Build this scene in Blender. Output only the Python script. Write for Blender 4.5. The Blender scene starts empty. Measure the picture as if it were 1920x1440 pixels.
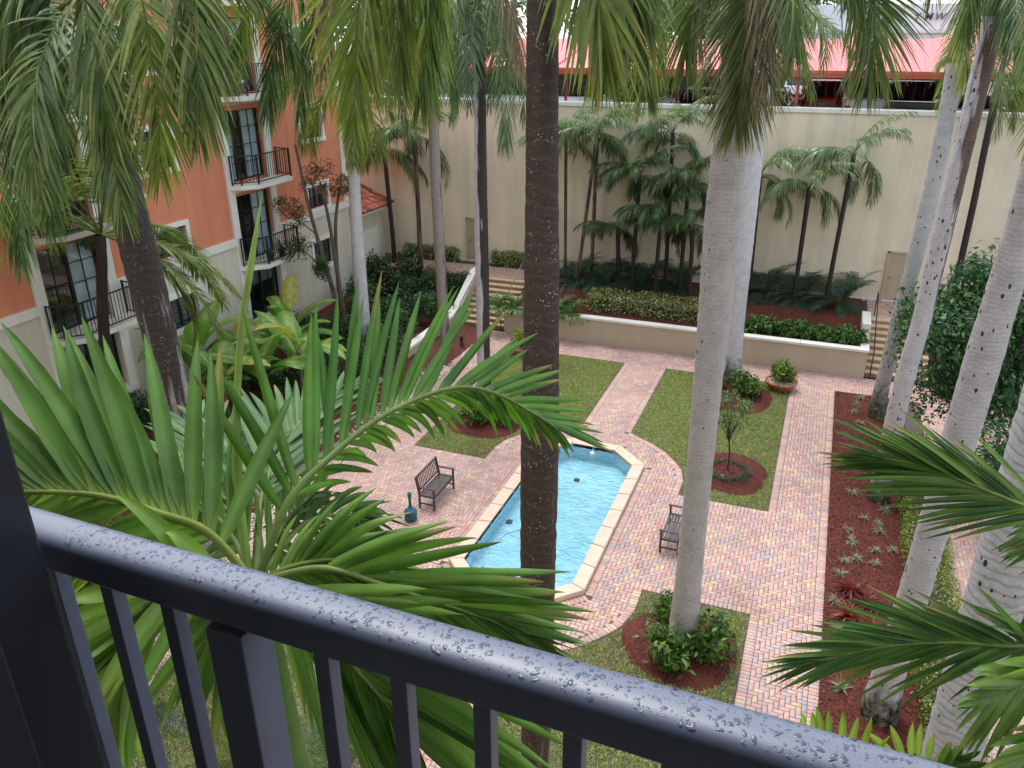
import bpy, math, random
import numpy as np
from mathutils import Vector, Matrix
random.seed(7); rng = np.random.default_rng(11)
scene = bpy.context.scene
C = scene.collection
R = math.radians

# ------------------------------------------------------------------ camera
CAM_H = 11.8
pitch, roll, yaw = R(23.77), R(0.30), R(-21.32)
fw = np.array([0, math.cos(pitch), -math.sin(pitch)]); dn = np.array([0, -math.sin(pitch), -math.cos(pitch)]); rt = np.array([1., 0, 0])
cr, sr = math.cos(roll), math.sin(roll)
cam_axes = np.array([cr*rt + sr*dn, -sr*rt + cr*dn, fw])
axA = np.array([math.cos(yaw), math.sin(yaw), 0]); axB = np.array([-math.sin(yaw), math.cos(yaw), 0])
CM = cam_axes @ np.array([axA, axB, [0, 0, 1.]]).T
cd = bpy.data.cameras.new('camera'); cam = bpy.data.objects.new('camera', cd); C.objects.link(cam)
cd.sensor_fit = 'HORIZONTAL'; cd.sensor_width = 36.0; cd.lens = 36.0*1511.6/1920.0
cd.clip_start = 0.05; cd.clip_end = 2000.0
m4 = Matrix.Identity(4)
for i in range(3):
    m4[i][0] = CM[0][i]; m4[i][1] = -CM[1][i]; m4[i][2] = -CM[2][i]
m4[0][3], m4[1][3], m4[2][3] = 0, 0, CAM_H
cam.matrix_world = m4
scene.camera = cam
def depth_uv(p):
    c = CM @ (np.asarray(p, float) - np.array([0, 0, CAM_H]))
    return c[2], 0.5 + 0.7873*c[0]/c[2], 0.5 + 0.7873*c[1]/c[2]*4/3

# ------------------------------------------------------------------ light
SUN_EL, SUN_AZ = R(64), R(325)
w = bpy.data.worlds.new('World'); scene.world = w; w.use_nodes = True
nt = w.node_tree; nt.nodes.clear()
sky = nt.nodes.new('ShaderNodeTexSky'); sky.sky_type = 'NISHITA'; sky.sun_disc = False
sky.sun_elevation = SUN_EL; sky.sun_rotation = SUN_AZ; sky.air_density = 1.0; sky.dust_density = 1.0; sky.ozone_density = 1.0
hs = nt.nodes.new('ShaderNodeHueSaturation'); hs.inputs['Saturation'].default_value = 0.34
bg = nt.nodes.new('ShaderNodeBackground'); bg.inputs['Strength'].default_value = 0.15
wo = nt.nodes.new('ShaderNodeOutputWorld')
nt.links.new(sky.outputs[0], hs.inputs['Color']); nt.links.new(hs.outputs[0], bg.inputs[0]); nt.links.new(bg.outputs[0], wo.inputs[0])
ld = bpy.data.lights.new('sun', 'SUN'); ld.energy = 0.6; ld.angle = R(25); ld.color = (1.0, 0.97, 0.92)
sun = bpy.data.objects.new('sun', ld); C.objects.link(sun)
sdir = Vector((math.sin(SUN_AZ)*math.cos(SUN_EL), math.cos(SUN_AZ)*math.cos(SUN_EL), math.sin(SUN_EL)))
sun.rotation_euler = sdir.to_track_quat('Z', 'Y').to_euler(); sun.location = (0, 0, 40)
scene.view_settings.view_transform = 'Standard'; scene.view_settings.look = 'None'
scene.view_settings.exposure = 1.62; scene.view_settings.gamma = 1.0; scene.view_settings.use_curve_mapping = False
scene.render.engine = 'CYCLES'
scene.cycles.max_bounces = 7; scene.cycles.diffuse_bounces = 3; scene.cycles.glossy_bounces = 2
scene.cycles.transparent_max_bounces = 12; scene.cycles.transmission_bounces = 4
scene.cycles.caustics_reflective = False; scene.cycles.caustics_refractive = False
scene.cycles.use_denoising = True; scene.cycles.sample_clamp_indirect = 6

# ------------------------------------------------------------------ helpers
def L1(c):
    c /= 255.0
    return c/12.92 if c <= 0.04045 else ((c+0.055)/1.055)**2.4
def S(r, g, b): return (L1(r), L1(g), L1(b), 1.0)
def SA(r, g, b): return np.array([L1(r), L1(g), L1(b)])

def link(name, data, parent=None):
    o = bpy.data.objects.new(name, data); C.objects.link(o)
    if parent is not None: o.parent = parent
    return o
def tag(o, label=None, cat=None, group=None, kind=None):
    if label: o['label'] = label
    if cat: o['category'] = cat
    if group: o['group'] = group
    if kind: o['kind'] = kind
    return o
def thing(name, label, cat, loc=(0, 0, 0), group=None, rz=0.0):
    o = link(name, None); o.location = loc; o.rotation_euler = (0, 0, rz); o.empty_display_size = 0.2
    return tag(o, label, cat, group)
def dup(root, loc, rz, label=None, group=None):
    r = root.copy(); C.objects.link(r); r.location = loc; r.rotation_euler = (0, 0, rz)
    if label: r['label'] = label
    if group: r['group'] = group
    for ch in list(root.children):
        c = ch.copy(); C.objects.link(c); c.parent = r
        for g in list(ch.children):
            d = g.copy(); C.objects.link(d); d.parent = c
    return r

class MB:
    def __init__(self): self.v = []; self.f = []; self.c = []
    def add(self, vs, fs, col=None):
        n = len(self.v); self.v += [tuple(map(float, p)) for p in vs]
        self.f += [tuple(i+n for i in f) for f in fs]
        if col is not None: self.c += [col]*len(vs)
        return self
    def box(self, x0, y0, z0, x1, y1, z1, col=None):
        vs = [(x0,y0,z0),(x1,y0,z0),(x1,y1,z0),(x0,y1,z0),(x0,y0,z1),(x1,y0,z1),(x1,y1,z1),(x0,y1,z1)]
        return self.add(vs, [(3,2,1,0),(4,5,6,7),(0,1,5,4),(1,2,6,5),(2,3,7,6),(3,0,4,7)], col)
    def beam(self, a, b, w, h, up=(0,0,1), col=None):
        a = Vector(a); b = Vector(b); t = (b-a).normalized(); u = Vector(up)
        s = t.cross(u)
        if s.length < 1e-4: s = t.cross(Vector((1,0,0)))
        s.normalize(); u = s.cross(t)
        vs = [p + s*(i*w/2) + u*(j*h/2) for p in (a, b) for i, j in ((-1,-1),(1,-1),(1,1),(-1,1))]
        return self.add(vs, [(3,2,1,0),(4,5,6,7),(0,1,5,4),(1,2,6,5),(2,3,7,6),(3,0,4,7)], col)
    def prism(self, poly, z0, z1, col=None):
        n = len(poly); vs = [(x,y,z0) for x,y in poly] + [(x,y,z1) for x,y in poly]
        return self.add(vs, [tuple(range(n-1,-1,-1)), tuple(range(n,2*n))] + [(i,(i+1)%n,(i+1)%n+n,i+n) for i in range(n)], col)
    def tube(self, pts, rad, n=8, cap=True, col=None):
        pts = [Vector(p) for p in pts]; k = len(pts)
        if not hasattr(rad, '__len__'): rad = [rad]*k
        vs = []; ref = Vector((0.3,1,0.1)).normalized()
        for i, p in enumerate(pts):
            t = (pts[min(i+1,k-1)] - pts[max(i-1,0)]).normalized()
            s = t.cross(ref)
            if s.length < 0.05: s = t.cross(Vector((1,0,0.2)))
            s.normalize(); u = s.cross(t)
            for j in range(n):
                a = 2*math.pi*j/n; vs.append(p + (s*math.cos(a) + u*math.sin(a))*rad[i])
        fs = [(i*n+j, i*n+(j+1)%n, (i+1)*n+(j+1)%n, (i+1)*n+j) for i in range(k-1) for j in range(n)]
        if cap: fs += [tuple(range(n-1,-1,-1)), tuple(range((k-1)*n, k*n))]
        return self.add(vs, fs, col)
    def lathe(self, prof, n=20, c=(0,0,0), col=None):
        vs = []; k = len(prof)
        for r, z in prof:
            for j in range(n):
                a = 2*math.pi*j/n; vs.append((c[0]+r*math.cos(a), c[1]+r*math.sin(a), c[2]+z))
        fs = [(i*n+j, i*n+(j+1)%n, (i+1)*n+(j+1)%n, (i+1)*n+j) for i in range(k-1) for j in range(n)]
        fs += [tuple(range(n-1,-1,-1)), tuple(range((k-1)*n, k*n))]
        return self.add(vs, fs, col)
    def build(self, name, mat, parent=None, smooth=False, bevel=0):
        me = bpy.data.meshes.new(name); me.from_pydata(self.v, [], self.f); me.materials.append(mat)
        if self.c:
            a = me.color_attributes.new('col', 'FLOAT_COLOR', 'POINT')
            a.data.foreach_set('color', np.array([(c[0],c[1],c[2],1.0) for c in self.c], 'f').ravel())
        if smooth: me.polygons.foreach_set('use_smooth', np.ones(len(me.polygons), bool))
        me.update()
        o = link(name, me, parent)
        if bevel:
            b = o.modifiers.new('bevel', 'BEVEL'); b.width = bevel; b.segments = 2; b.limit_method = 'ANGLE'
        return o

def fast(name, V, Q, mat, parent=None, col=None, smooth=False, mesh_only=False):
    V = np.asarray(V, 'f').reshape(-1, 3); Q = np.asarray(Q, 'i'); k = Q.shape[1]
    me = bpy.data.meshes.new(name)
    me.vertices.add(len(V)); me.vertices.foreach_set('co', V.ravel())
    me.loops.add(Q.size); me.loops.foreach_set('vertex_index', Q.ravel())
    me.polygons.add(len(Q)); me.polygons.foreach_set('loop_start', np.arange(0, Q.size, k, dtype='i'))
    me.polygons.foreach_set('loop_total', np.full(len(Q), k, 'i'))
    if smooth: me.polygons.foreach_set('use_smooth', np.ones(len(Q), bool))
    me.update(calc_edges=True); me.materials.append(mat)
    if col is not None:
        col = np.asarray(col, 'f'); cc = np.ones((len(V), 4), 'f'); cc[:, :3] = col
        a = me.color_attributes.new('col', 'FLOAT_COLOR', 'POINT'); a.data.foreach_set('color', cc.ravel())
    if mesh_only: return me
    return link(name, me, parent)

# ------------------------------------------------------------------ materials
def mat(name):
    m = bpy.data.materials.new(name); m.use_nodes = True
    return m, m.node_tree, m.node_tree.nodes['Principled BSDF']
def N(nt, t, **kw):
    n = nt.nodes.new(t)
    for k, v in kw.items(): setattr(n, k, v)
    return n
def objcoord(nt):
    return N(nt, 'ShaderNodeTexCoord').outputs['Object']
def noise(nt, co, scale, detail=3, rough=0.55):
    n = N(nt, 'ShaderNodeTexNoise'); n.inputs['Scale'].default_value = scale; n.inputs['Detail'].default_value = detail; n.inputs['Roughness'].default_value = rough
    if co is not None: nt.links.new(co, n.inputs['Vector'])
    return n.outputs['Fac']
def ramp(nt, fac, stops):
    r = N(nt, 'ShaderNodeValToRGB'); e = r.color_ramp.elements
    while len(e) < len(stops): e.new(0.5)
    for i, (p, c) in enumerate(stops): e[i].position = p; e[i].color = c
    nt.links.new(fac, r.inputs[0]); return r.outputs[0]
def mix(nt, fac, a, b, mode='MIX'):
    m = N(nt, 'ShaderNodeMix', data_type='RGBA', blend_type=mode)
    for s, v in ((m.inputs[0], fac), (m.inputs[6], a), (m.inputs[7], b)):
        if hasattr(v, 'links'): nt.links.new(v, s)
        else: s.default_value = v
    return m.outputs[2]
def math_(nt, op, a, b=0.0, c=None):
    m = N(nt, 'ShaderNodeMath', operation=op)
    for i, v in enumerate((a, b) if c is None else (a, b, c)):
        if hasattr(v, 'links'): nt.links.new(v, m.inputs[i])
        else: m.inputs[i].default_value = v
    return m.outputs[0]
def schlick(nt, f0, normal=None):
    lw = N(nt, 'ShaderNodeLayerWeight'); lw.inputs['Blend'].default_value = 0.5
    if normal is not None: nt.links.new(normal, lw.inputs['Normal'])
    return math_(nt, 'ADD', f0, math_(nt, 'MULTIPLY', math_(nt, 'POWER', lw.outputs['Facing'], 5.0), 1-f0))
def bump(nt, p, h, strength, dist=0.01):
    b = N(nt, 'ShaderNodeBump'); b.inputs['Strength'].default_value = strength; b.inputs['Distance'].default_value = dist
    nt.links.new(h, b.inputs['Height']); nt.links.new(b.outputs[0], p.inputs['Normal'])

def plain(name, col, rough=0.6, var=0.12, scale=3.0, bstr=0.15, bscale=60, metal=0.0, spec=0.5):
    m, nt, p = mat(name); co = objcoord(nt)
    n1 = noise(nt, co, scale, 5)
    lo = tuple(c*(1-var) for c in col[:3])+(1,); hi = tuple(min(1, c*(1+var)) for c in col[:3])+(1,)
    nt.links.new(ramp(nt, n1, [(0.3, lo), (0.7, hi)]), p.inputs['Base Color'])
    p.inputs['Roughness'].default_value = rough; p.inputs['Metallic'].default_value = metal; p.inputs['Specular IOR Level'].default_value = spec
    if bstr: bump(nt, p, noise(nt, co, bscale, 3), bstr, 0.004)
    return m
def stucco(name, col, streak=0.10):
    m, nt, p = mat(name); co = objcoord(nt)
    mp = N(nt, 'ShaderNodeMapping'); mp.inputs['Scale'].default_value = (1.6, 1.6, 0.12); nt.links.new(co, mp.inputs[0])
    s = noise(nt, mp.outputs[0], 1.2, 6); b = noise(nt, co, 0.6, 4)
    f = math_(nt, 'ADD', math_(nt, 'MULTIPLY', s, 0.6), math_(nt, 'MULTIPLY', b, 0.4))
    lo = tuple(c*(1-streak*1.6) for c in col[:3])+(1,); hi = tuple(min(1, c*(1+streak)) for c in col[:3])+(1,)
    nt.links.new(ramp(nt, f, [(0.32, lo), (0.62, hi)]), p.inputs['Base Color'])
    p.inputs['Roughness'].default_value = 0.85
    bump(nt, p, noise(nt, co, 45, 4), 0.25, 0.006)
    return m
def leafmat(name, rough=0.42, trans=0.3, spec=0.4):
    m, nt, p = mat(name); a = N(nt, 'ShaderNodeAttribute', attribute_name='col')
    co = objcoord(nt)
    c = mix(nt, 0.55, a.outputs['Color'], ramp(nt, noise(nt, co, 7, 3), [(0.3, (0.55,0.55,0.55,1)), (0.7, (1.35,1.35,1.2,1))]), 'MULTIPLY')
    nt.links.new(c, p.inputs['Base Color']); p.inputs['Roughness'].default_value = rough; p.inputs['Specular IOR Level'].default_value = spec
    t = N(nt, 'ShaderNodeBsdfTranslucent'); tc = mix(nt, 1.0, c, (1.15, 1.25, 0.6, 1), 'MULTIPLY'); nt.links.new(tc, t.inputs[0])
    ms = N(nt, 'ShaderNodeMixShader'); ms.inputs[0].default_value = trans
    out = nt.nodes['Material Output']
    nt.links.new(p.outputs[0], ms.inputs[1]); nt.links.new(t.outputs[0], ms.inputs[2]); nt.links.new(ms.outputs[0], out.inputs[0])
    return m
def attrmat(name, rough=0.8, var=0.35, scale=30, bstr=0.3, bscale=90, spec=0.4):
    m, nt, p = mat(name); a = N(nt, 'ShaderNodeAttribute', attribute_name='col'); g = N(nt, 'ShaderNodeNewGeometry')
    n1 = noise(nt, g.outputs['Position'], scale, 4)
    c = mix(nt, 1.0, a.outputs['Color'], ramp(nt, n1, [(0.25, (1-var,)*3+(1,)), (0.75, (1+var*0.6,)*3+(1,))]), 'MULTIPLY')
    nt.links.new(c, p.inputs['Base Color']); p.inputs['Roughness'].default_value = rough; p.inputs['Specular IOR Level'].default_value = spec
    if bstr: bump(nt, p, noise(nt, g.outputs['Position'], bscale, 3), bstr, 0.004)
    return m

def trunkmat(name, light, dark, amount=0.3, direction=(0, 0), zgrad=0.0, zmid=5.0, speck=0.0, moss=0.0, mossz=1.2, spots=0.0, ring=0.35, rf=44.0, bs=0.35):
    m, nt, p = mat(name); co = objcoord(nt)
    sx = N(nt, 'ShaderNodeSeparateXYZ'); nt.links.new(co, sx.inputs[0])
    x, y, z = sx.outputs
    nz = noise(nt, co, 2.0, 3)
    ph = math_(nt, 'ADD', math_(nt, 'MULTIPLY', z, rf), math_(nt, 'MULTIPLY', nz, 9.0))
    rg = math_(nt, 'MULTIPLY', math_(nt, 'POWER', math_(nt, 'ABSOLUTE', math_(nt, 'SINE', ph)), 9.0), math_(nt, 'MULTIPLY', noise(nt, co, 6.5, 4, 0.7), 1.6))
    fine = noise(nt, co, 26, 5, 0.65)
    mp = N(nt, 'ShaderNodeMapping'); mp.inputs['Scale'].default_value = (9, 9, 0.9); nt.links.new(co, mp.inputs[0])
    st = noise(nt, mp.outputs[0], 1.0, 5)
    col = mix(nt, math_(nt, 'MULTIPLY', rg, ring), light, tuple(c*0.45 for c in light[:3])+(1,))
    col = mix(nt, 0.5, col, ramp(nt, fine, [(0.3, (0.62,0.62,0.62,1)), (0.7, (1.25,1.25,1.25,1))]), 'MULTIPLY')
    col = mix(nt, 0.6, col, ramp(nt, noise(nt, co, 3.2, 6, 0.7), [(0.30, (0.66,0.65,0.66,1)), (0.52, (1,1,1,1)), (0.72, (1.16,1.15,1.14,1))]), 'MULTIPLY')
    # dark wet stain: by side, by height and by streaky noise
    f = math_(nt, 'ADD', math_(nt, 'MULTIPLY', x, direction[0]), math_(nt, 'MULTIPLY', y, direction[1]))
    f = math_(nt, 'ADD', f, math_(nt, 'MULTIPLY', math_(nt, 'SUBTRACT', z, zmid), zgrad))
    f = math_(nt, 'ADD', f, math_(nt, 'MULTIPLY', math_(nt, 'SUBTRACT', st, 0.5), 2.2))
    f = math_(nt, 'ADD', f, (amount-0.5)*2.0)
    mk = N(nt, 'ShaderNodeMapRange'); mk.inputs['From Min'].default_value = -0.12; mk.inputs['From Max'].default_value = 0.16; nt.links.new(f, mk.inputs[0])
    dk = mix(nt, 0.7, dark, ramp(nt, fine, [(0.3, (0.5,0.5,0.5,1)), (0.75, (1.7,1.6,1.5,1))]), 'MULTIPLY')
    dk = mix(nt, math_(nt, 'MULTIPLY', rg, 0.5), dk, tuple(c*2.2 for c in dark[:3])+(1,))
    col = mix(nt, mk.outputs[0], col, dk)
    if moss:
        mm = N(nt, 'ShaderNodeMapRange'); mm.inputs['From Min'].default_value = mossz+0.3; mm.inputs['From Max'].default_value = mossz-0.5
        nt.links.new(math_(nt, 'ADD', z, math_(nt, 'MULTIPLY', math_(nt, 'SUBTRACT', noise(nt, co, 5, 4), 0.5), 2.4)), mm.inputs[0])
        col = mix(nt, math_(nt, 'MULTIPLY', mm.outputs[0], moss), col, ramp(nt, noise(nt, co, 11, 4), [(0.42, (0.012,0.012,0.01,1)), (0.55, (0.10,0.11,0.05,1)), (0.75, (0.26,0.26,0.19,1))]))
    if speck:
        vo = N(nt, 'ShaderNodeTexVoronoi'); vo.inputs['Scale'].default_value = 36; mq = N(nt, 'ShaderNodeMapping'); mq.inputs['Scale'].default_value = (1, 1, .7); nt.links.new(co, mq.inputs[0]); nt.links.new(mq.outputs[0], vo.inputs['Vector'])
        cl = noise(nt, co, 5.0, 6, 0.75)
        th = math_(nt, 'MULTIPLY', math_(nt, 'SUBTRACT', cl, 0.42), 1.9*speck)
        col = mix(nt, math_(nt, 'LESS_THAN', vo.outputs['Distance'], th), col, (0.5, 0.48, 0.44, 1))
    if spots:
        mv = N(nt, 'ShaderNodeMapping'); mv.inputs['Scale'].default_value = (1, 1, 0.55); nt.links.new(co, mv.inputs[0])
        vo = N(nt, 'ShaderNodeTexVoronoi'); vo.inputs['Scale'].default_value = 8; nt.links.new(mv.outputs[0], vo.inputs['Vector'])
        col = mix(nt, math_(nt, 'LESS_THAN', vo.outputs['Distance'], math_(nt, 'MULTIPLY', math_(nt, 'SUBTRACT', noise(nt, co, 2.4, 4), .30), 0.75*spots)), col, (0.03, 0.028, 0.03, 1))
    nt.links.new(col, p.inputs['Base Color']); p.inputs['Roughness'].default_value = 0.62
    bump(nt, p, math_(nt, 'ADD', math_(nt, 'MULTIPLY', rg, -0.8), math_(nt, 'MULTIPLY', fine, 0.9)), bs, 0.010)
    return m

M = {}
M['wall_cream'] = stucco('cream_stucco', S(230,217,192), 0.10)
M['planter_wall'] = stucco('beige_stucco', S(186,172,150), 0.06)
M['coral'] = stucco('coral_stucco', S(212,134,102), 0.10)
M['base_cream'] = stucco('pale_cream_stucco', S(208,203,186), 0.10)
M['trim'] = stucco('white_trim', S(228,226,218), 0.05)
M['soffit'] = stucco('cream_trim', S(214,206,180), 0.05)
M['iron'] = plain('black_iron', S(38,38,42), 0.45, 0.2, 6, 0.1)
M['rail'] = None
M['frame_dark'] = plain('dark_window_frame', S(30,32,36), 0.4, 0.2)
M['curtain'] = plain('pale_curtain', S(214,226,232), 0.9, 0.1, 6, 0)
M['blind'] = plain('pale_blind', S(150,160,160), 0.9, 0.1, 6, 0)
M['dark_room'] = plain('dark_interior', S(58,60,62), 0.9, 0.2, 2, 0)
M['wood_dark'] = plain('dark_brown_bench_paint', S(72,62,64), 0.38, 0.22, 14, 0.15, 120)
M['teal'] = plain('dark_teal_plastic', S(30,98,106), 0.42, 0.12, 5, 0.05)
M['terracotta'] = plain('terracotta', S(170,104,76), 0.75, 0.16, 7, 0.2)
M['black_metal'] = plain('black_lamp_metal', S(28,30,38), 0.4, 0.2)
M['white_plastic'] = plain('white_plastic', S(225,228,230), 0.4, 0.05, 5, 0)
M['door'] = plain('beige_door_paint', S(182,166,142), 0.55, 0.06, 2, 0.05)
M['steel'] = plain('brushed_steel', S(120,118,115), 0.35, 0.1, 5, 0, metal=0.8)
M['leaf'] = leafmat('palm_leaf', 0.34, 0.42, 0.55)
M['shrubleaf'] = leafmat('shrub_leaf', 0.45, 0.32, 0.35)
M['fgleaf'] = leafmat('wet_palm_leaf', 0.40, 0.36, 0.32)
M['bark'] = plain('brown_bark', S(104,92,82), 0.85, 0.35, 9, 0.5, 40)
M['darkbark'] = plain('dark_bark', S(62,52,46), 0.85, 0.4, 9, 0.5, 40)
M['paver'] = attrmat('paver', 0.58, 0.20, 24, 0.35, 160)
_nt = M['paver'].node_tree; _p = _nt.nodes['Principled BSDF']; _g = N(_nt, 'ShaderNodeNewGeometry'); _src = _p.inputs['Base Color'].links[0].from_socket
_d = ramp(_nt, noise(_nt, _g.outputs['Position'], 0.55, 6, 0.62), [(0.32, (0.80, 0.79, 0.80, 1)), (0.5, (1, 1, 1, 1)), (0.7, (1.07, 1.06, 1.05, 1))])
_nt.links.new(mix(_nt, 1.0, _src, _d, 'MULTIPLY'), _p.inputs['Base Color'])
_r = N(_nt, 'ShaderNodeMapRange'); _r.inputs['From Min'].default_value = .35; _r.inputs['From Max'].default_value = .6; _r.inputs['To Min'].default_value = .35; _r.inputs['To Max'].default_value = .7
_nt.links.new(noise(_nt, _g.outputs['Position'], 0.8, 5), _r.inputs[0]); _nt.links.new(_r.outputs[0], _p.inputs['Roughness'])
M['coping'] = plain('coping_stone', S(216,192,170), 0.6, 0.10, 5, 0.3, 60)
M['chip'] = attrmat('mulch_chip', 0.8, 0.3, 30, 0)
M['grass'] = leafmat('grass_blade', 0.6, 0.25, 0.2)
M['pebble'] = attrmat('pebble', 0.6, 0.2, 30, 0)
M['asphalt'] = plain('parking_concrete', S(150,152,156), 0.85, 0.12, 1.2, 0.3)
M['tile'] = attrmat('clay_tile', 0.7, 0.3, 9, 0.3, 40)
def soilmat(name, a, b, c, scale, bs):
    m, nt, p = mat(name); g = N(nt, 'ShaderNodeNewGeometry'); co = g.outputs['Position']
    n1 = noise(nt, co, scale, 6, 0.7); n2 = noise(nt, co, 0.7, 3)
    col = ramp(nt, n1, [(0.3, a), (0.5, b), (0.72, c)])
    col = mix(nt, 0.6, col, ramp(nt, n2, [(0.3, (0.72,)*3+(1,)), (0.7, (1.2,)*3+(1,))]), 'MULTIPLY')
    nt.links.new(col, p.inputs['Base Color']); p.inputs['Roughness'].default_value = 0.85
    bump(nt, p, n1, bs, 0.04); return m
M['mulch'] = soilmat('red_mulch', S(54,23,16), S(100,44,32), S(126,64,47), 26, 0.9)
M['lawn'] = soilmat('lawn_soil', S(116,136,66), S(138,156,82), S(160,170,104), 14, 0.5)
M['soil'] = soilmat('dark_soil', S(40,34,26), S(62,52,40), S(84,72,54), 8, 0.8)
M['sand'] = soilmat('joint_sand', S(70,60,56), S(92,80,75), S(112,98,90), 30, 0.3)
# ================================================================== SETTING
def structure(o): o['kind'] = 'structure'; return o
def stuff(o): o['kind'] = 'stuff'; return o
structure(MB().box(-400, -400, -0.8, 400, 400, -0.45).build('ground', M['soil']))

CX, CY = -5.6, 17.3
QUAD = [(0.8,11.1),(0.8,5.4),(1.1,5.2),(1.6,4.92),(2.1,4.5),(2.5,4.0),(2.75,3.6),(2.9,3.0),(2.9,2.2),(5.3,2.2),(5.3,11.1)]
def quad_poly(sx, sy):
    p = [(CX+sx*u, CY+sy*v) for u, v in QUAD]
    return p if sx*sy < 0 else p[::-1]
LAWNS = {(-1,1): quad_poly(-1,1), (1,1): quad_poly(1,1), (-1,-1): quad_poly(-1,-1), (1,-1): quad_poly(1,-1)}
POOL = [(-3.9,20.6),(-4.8,21.5),(-6.4,21.5),(-7.3,20.6),(-7.3,14.45),(-6.5,13.65),(-4.7,13.65),(-3.9,14.45)]
def inpoly(P, poly):
    x, y = P[:,0], P[:,1]; ins = np.zeros(len(P), bool); n = len(poly)
    for i in range(n):
        x1, y1 = poly[i]; x2, y2 = poly[(i+1) % n]
        if y1 == y2: continue
        c = ((y1 > y) != (y2 > y)) & (x < (x2-x1)*(y-y1)/(y2-y1)+x1); ins ^= c
    return ins
def dpoly(P, poly):
    d = np.full(len(P), 1e9); n = len(poly)
    for i in range(n):
        a = np.array(poly[i]); b = np.array(poly[(i+1) % n]); ab = b-a
        t = np.clip(((P-a)@ab)/(ab@ab), 0, 1); q = a+t[:,None]*ab
        d = np.minimum(d, np.hypot(*(P-q).T))
    return d
def paved(P):
    x, y = P[:,0], P[:,1]
    main = (x > -12.4) & (x < 1.0) & (y > 5.0) & (y < 30.0)
    main |= (x >= 1.0) & (x < 3.9) & (y > 28.4) & (y < 30.0)
    main |= (x > 3.9) & (x < 6.6) & (y > 5.0) & (y < 30.0)
    main |= (x > -14.3) & (x <= -12.4) & (y > 25.6) & (y < 30.0)
    for q in LAWNS.values(): main &= ~(inpoly(P, q) | (dpoly(P, q) < 0.2))
    main &= ~(inpoly(P, POOL) | (dpoly(P, POOL) < 0.2))
    return main
PCOL = [SA(200,166,156), SA(196,154,144), SA(186,164,160), SA(208,182,152), SA(176,160,160), SA(202,168,156)]
PW = np.array([.28,.20,.19,.13,.08,.12]); PW /= PW.sum()
def herring(x0, x1, y0, y1, test, z):
    out = []
    I = np.arange(round(x0*10), round(x1*10)); J = np.arange(round(y0*10), round(y1*10))
    ii, jj = np.meshgrid(I, J, indexing='ij'); ii = ii.ravel(); jj = jj.ravel()
    ok = dict(); P = np.stack([ii*0.1+0.05, jj*0.1+0.05], 1); t = test(P)
    okset = set(map(tuple, np.stack([ii, jj], 1)[t].tolist()))
    for (i, j) in okset:
        m = (i-j) % 4
        if m == 0:
            if (i+1, j) in okset: out.append((i*.1+.1, j*.1+.05, .2, .1, 0., z))
            else: out.append((i*.1+.05, j*.1+.05, .1, .1, 0., z))
        elif m == 1:
            if (i-1, j) not in okset: out.append((i*.1+.05, j*.1+.05, .1, .1, 0., z))
        elif m == 3:
            if (i, j+1) in okset: out.append((i*.1+.05, j*.1+.1, .1, .2, 0., z))
            else: out.append((i*.1+.05, j*.1+.05, .1, .1, 0., z))
        else:
            if (i, j-1) not in okset: out.append((i*.1+.05, j*.1+.05, .1, .1, 0., z))
    return out
def soldiers(poly, z, off=0.1, closed=True, clip=None):
    out = []; n = len(poly)
    area = sum(poly[i][0]*poly[(i+1)%n][1]-poly[(i+1)%n][0]*poly[i][1] for i in range(n))
    sgn = 1 if area > 0 else -1
    for i in range(n if closed else n-1):
        a = np.array(poly[i]); b = np.array(poly[(i+1) % n]); d = b-a; Ln = np.hypot(*d); d /= Ln
        nrm = np.array([d[1], -d[0]])*sgn; k = max(1, int(round((Ln+0.0)/0.1)))
        for q in range(k):
            c = a + d*(q+.5)*Ln/k + nrm*off
            if clip is None or clip(c): out.append((c[0], c[1], Ln/k, .2, math.atan2(d[1], d[0]), z))
    return out
PAV = herring(-14.3, 6.6, 5.0, 30.0, paved, 0.0)
for q in LAWNS.values(): PAV += soldiers(q, 0.0)
PAV += soldiers(POOL, 0.0)
for sx_ in (-1, 1):
    for sy_ in (-1, 1):
        for u_, v_ in ((.7, 11.2), (5.4, 11.2), (5.4, 2.1), (2.8, 2.1)):
            for k_ in (-.05, .05): PAV.append((CX+sx_*u_+k_, CY+sy_*v_, .1, .2, 0., 0.))
PAV += [(1.1, y, .2, .1, 0., 0.) for y in np.arange(5.05, 28.4, .1)]
terr = lambda P: ((P[:,0] > -19.4) & (P[:,0] < -12.1) & (P[:,1] > 33.1) & (P[:,1] < 34.7)) | ((P[:,0] > 2.1) & (P[:,0] < 7.5) & (P[:,1] > 33.0) & (P[:,1] < 35.4))
PAV += herring(-19.4, 7.5, 33.0, 35.4, terr, 1.4)
PAV = np.array(PAV)
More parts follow.
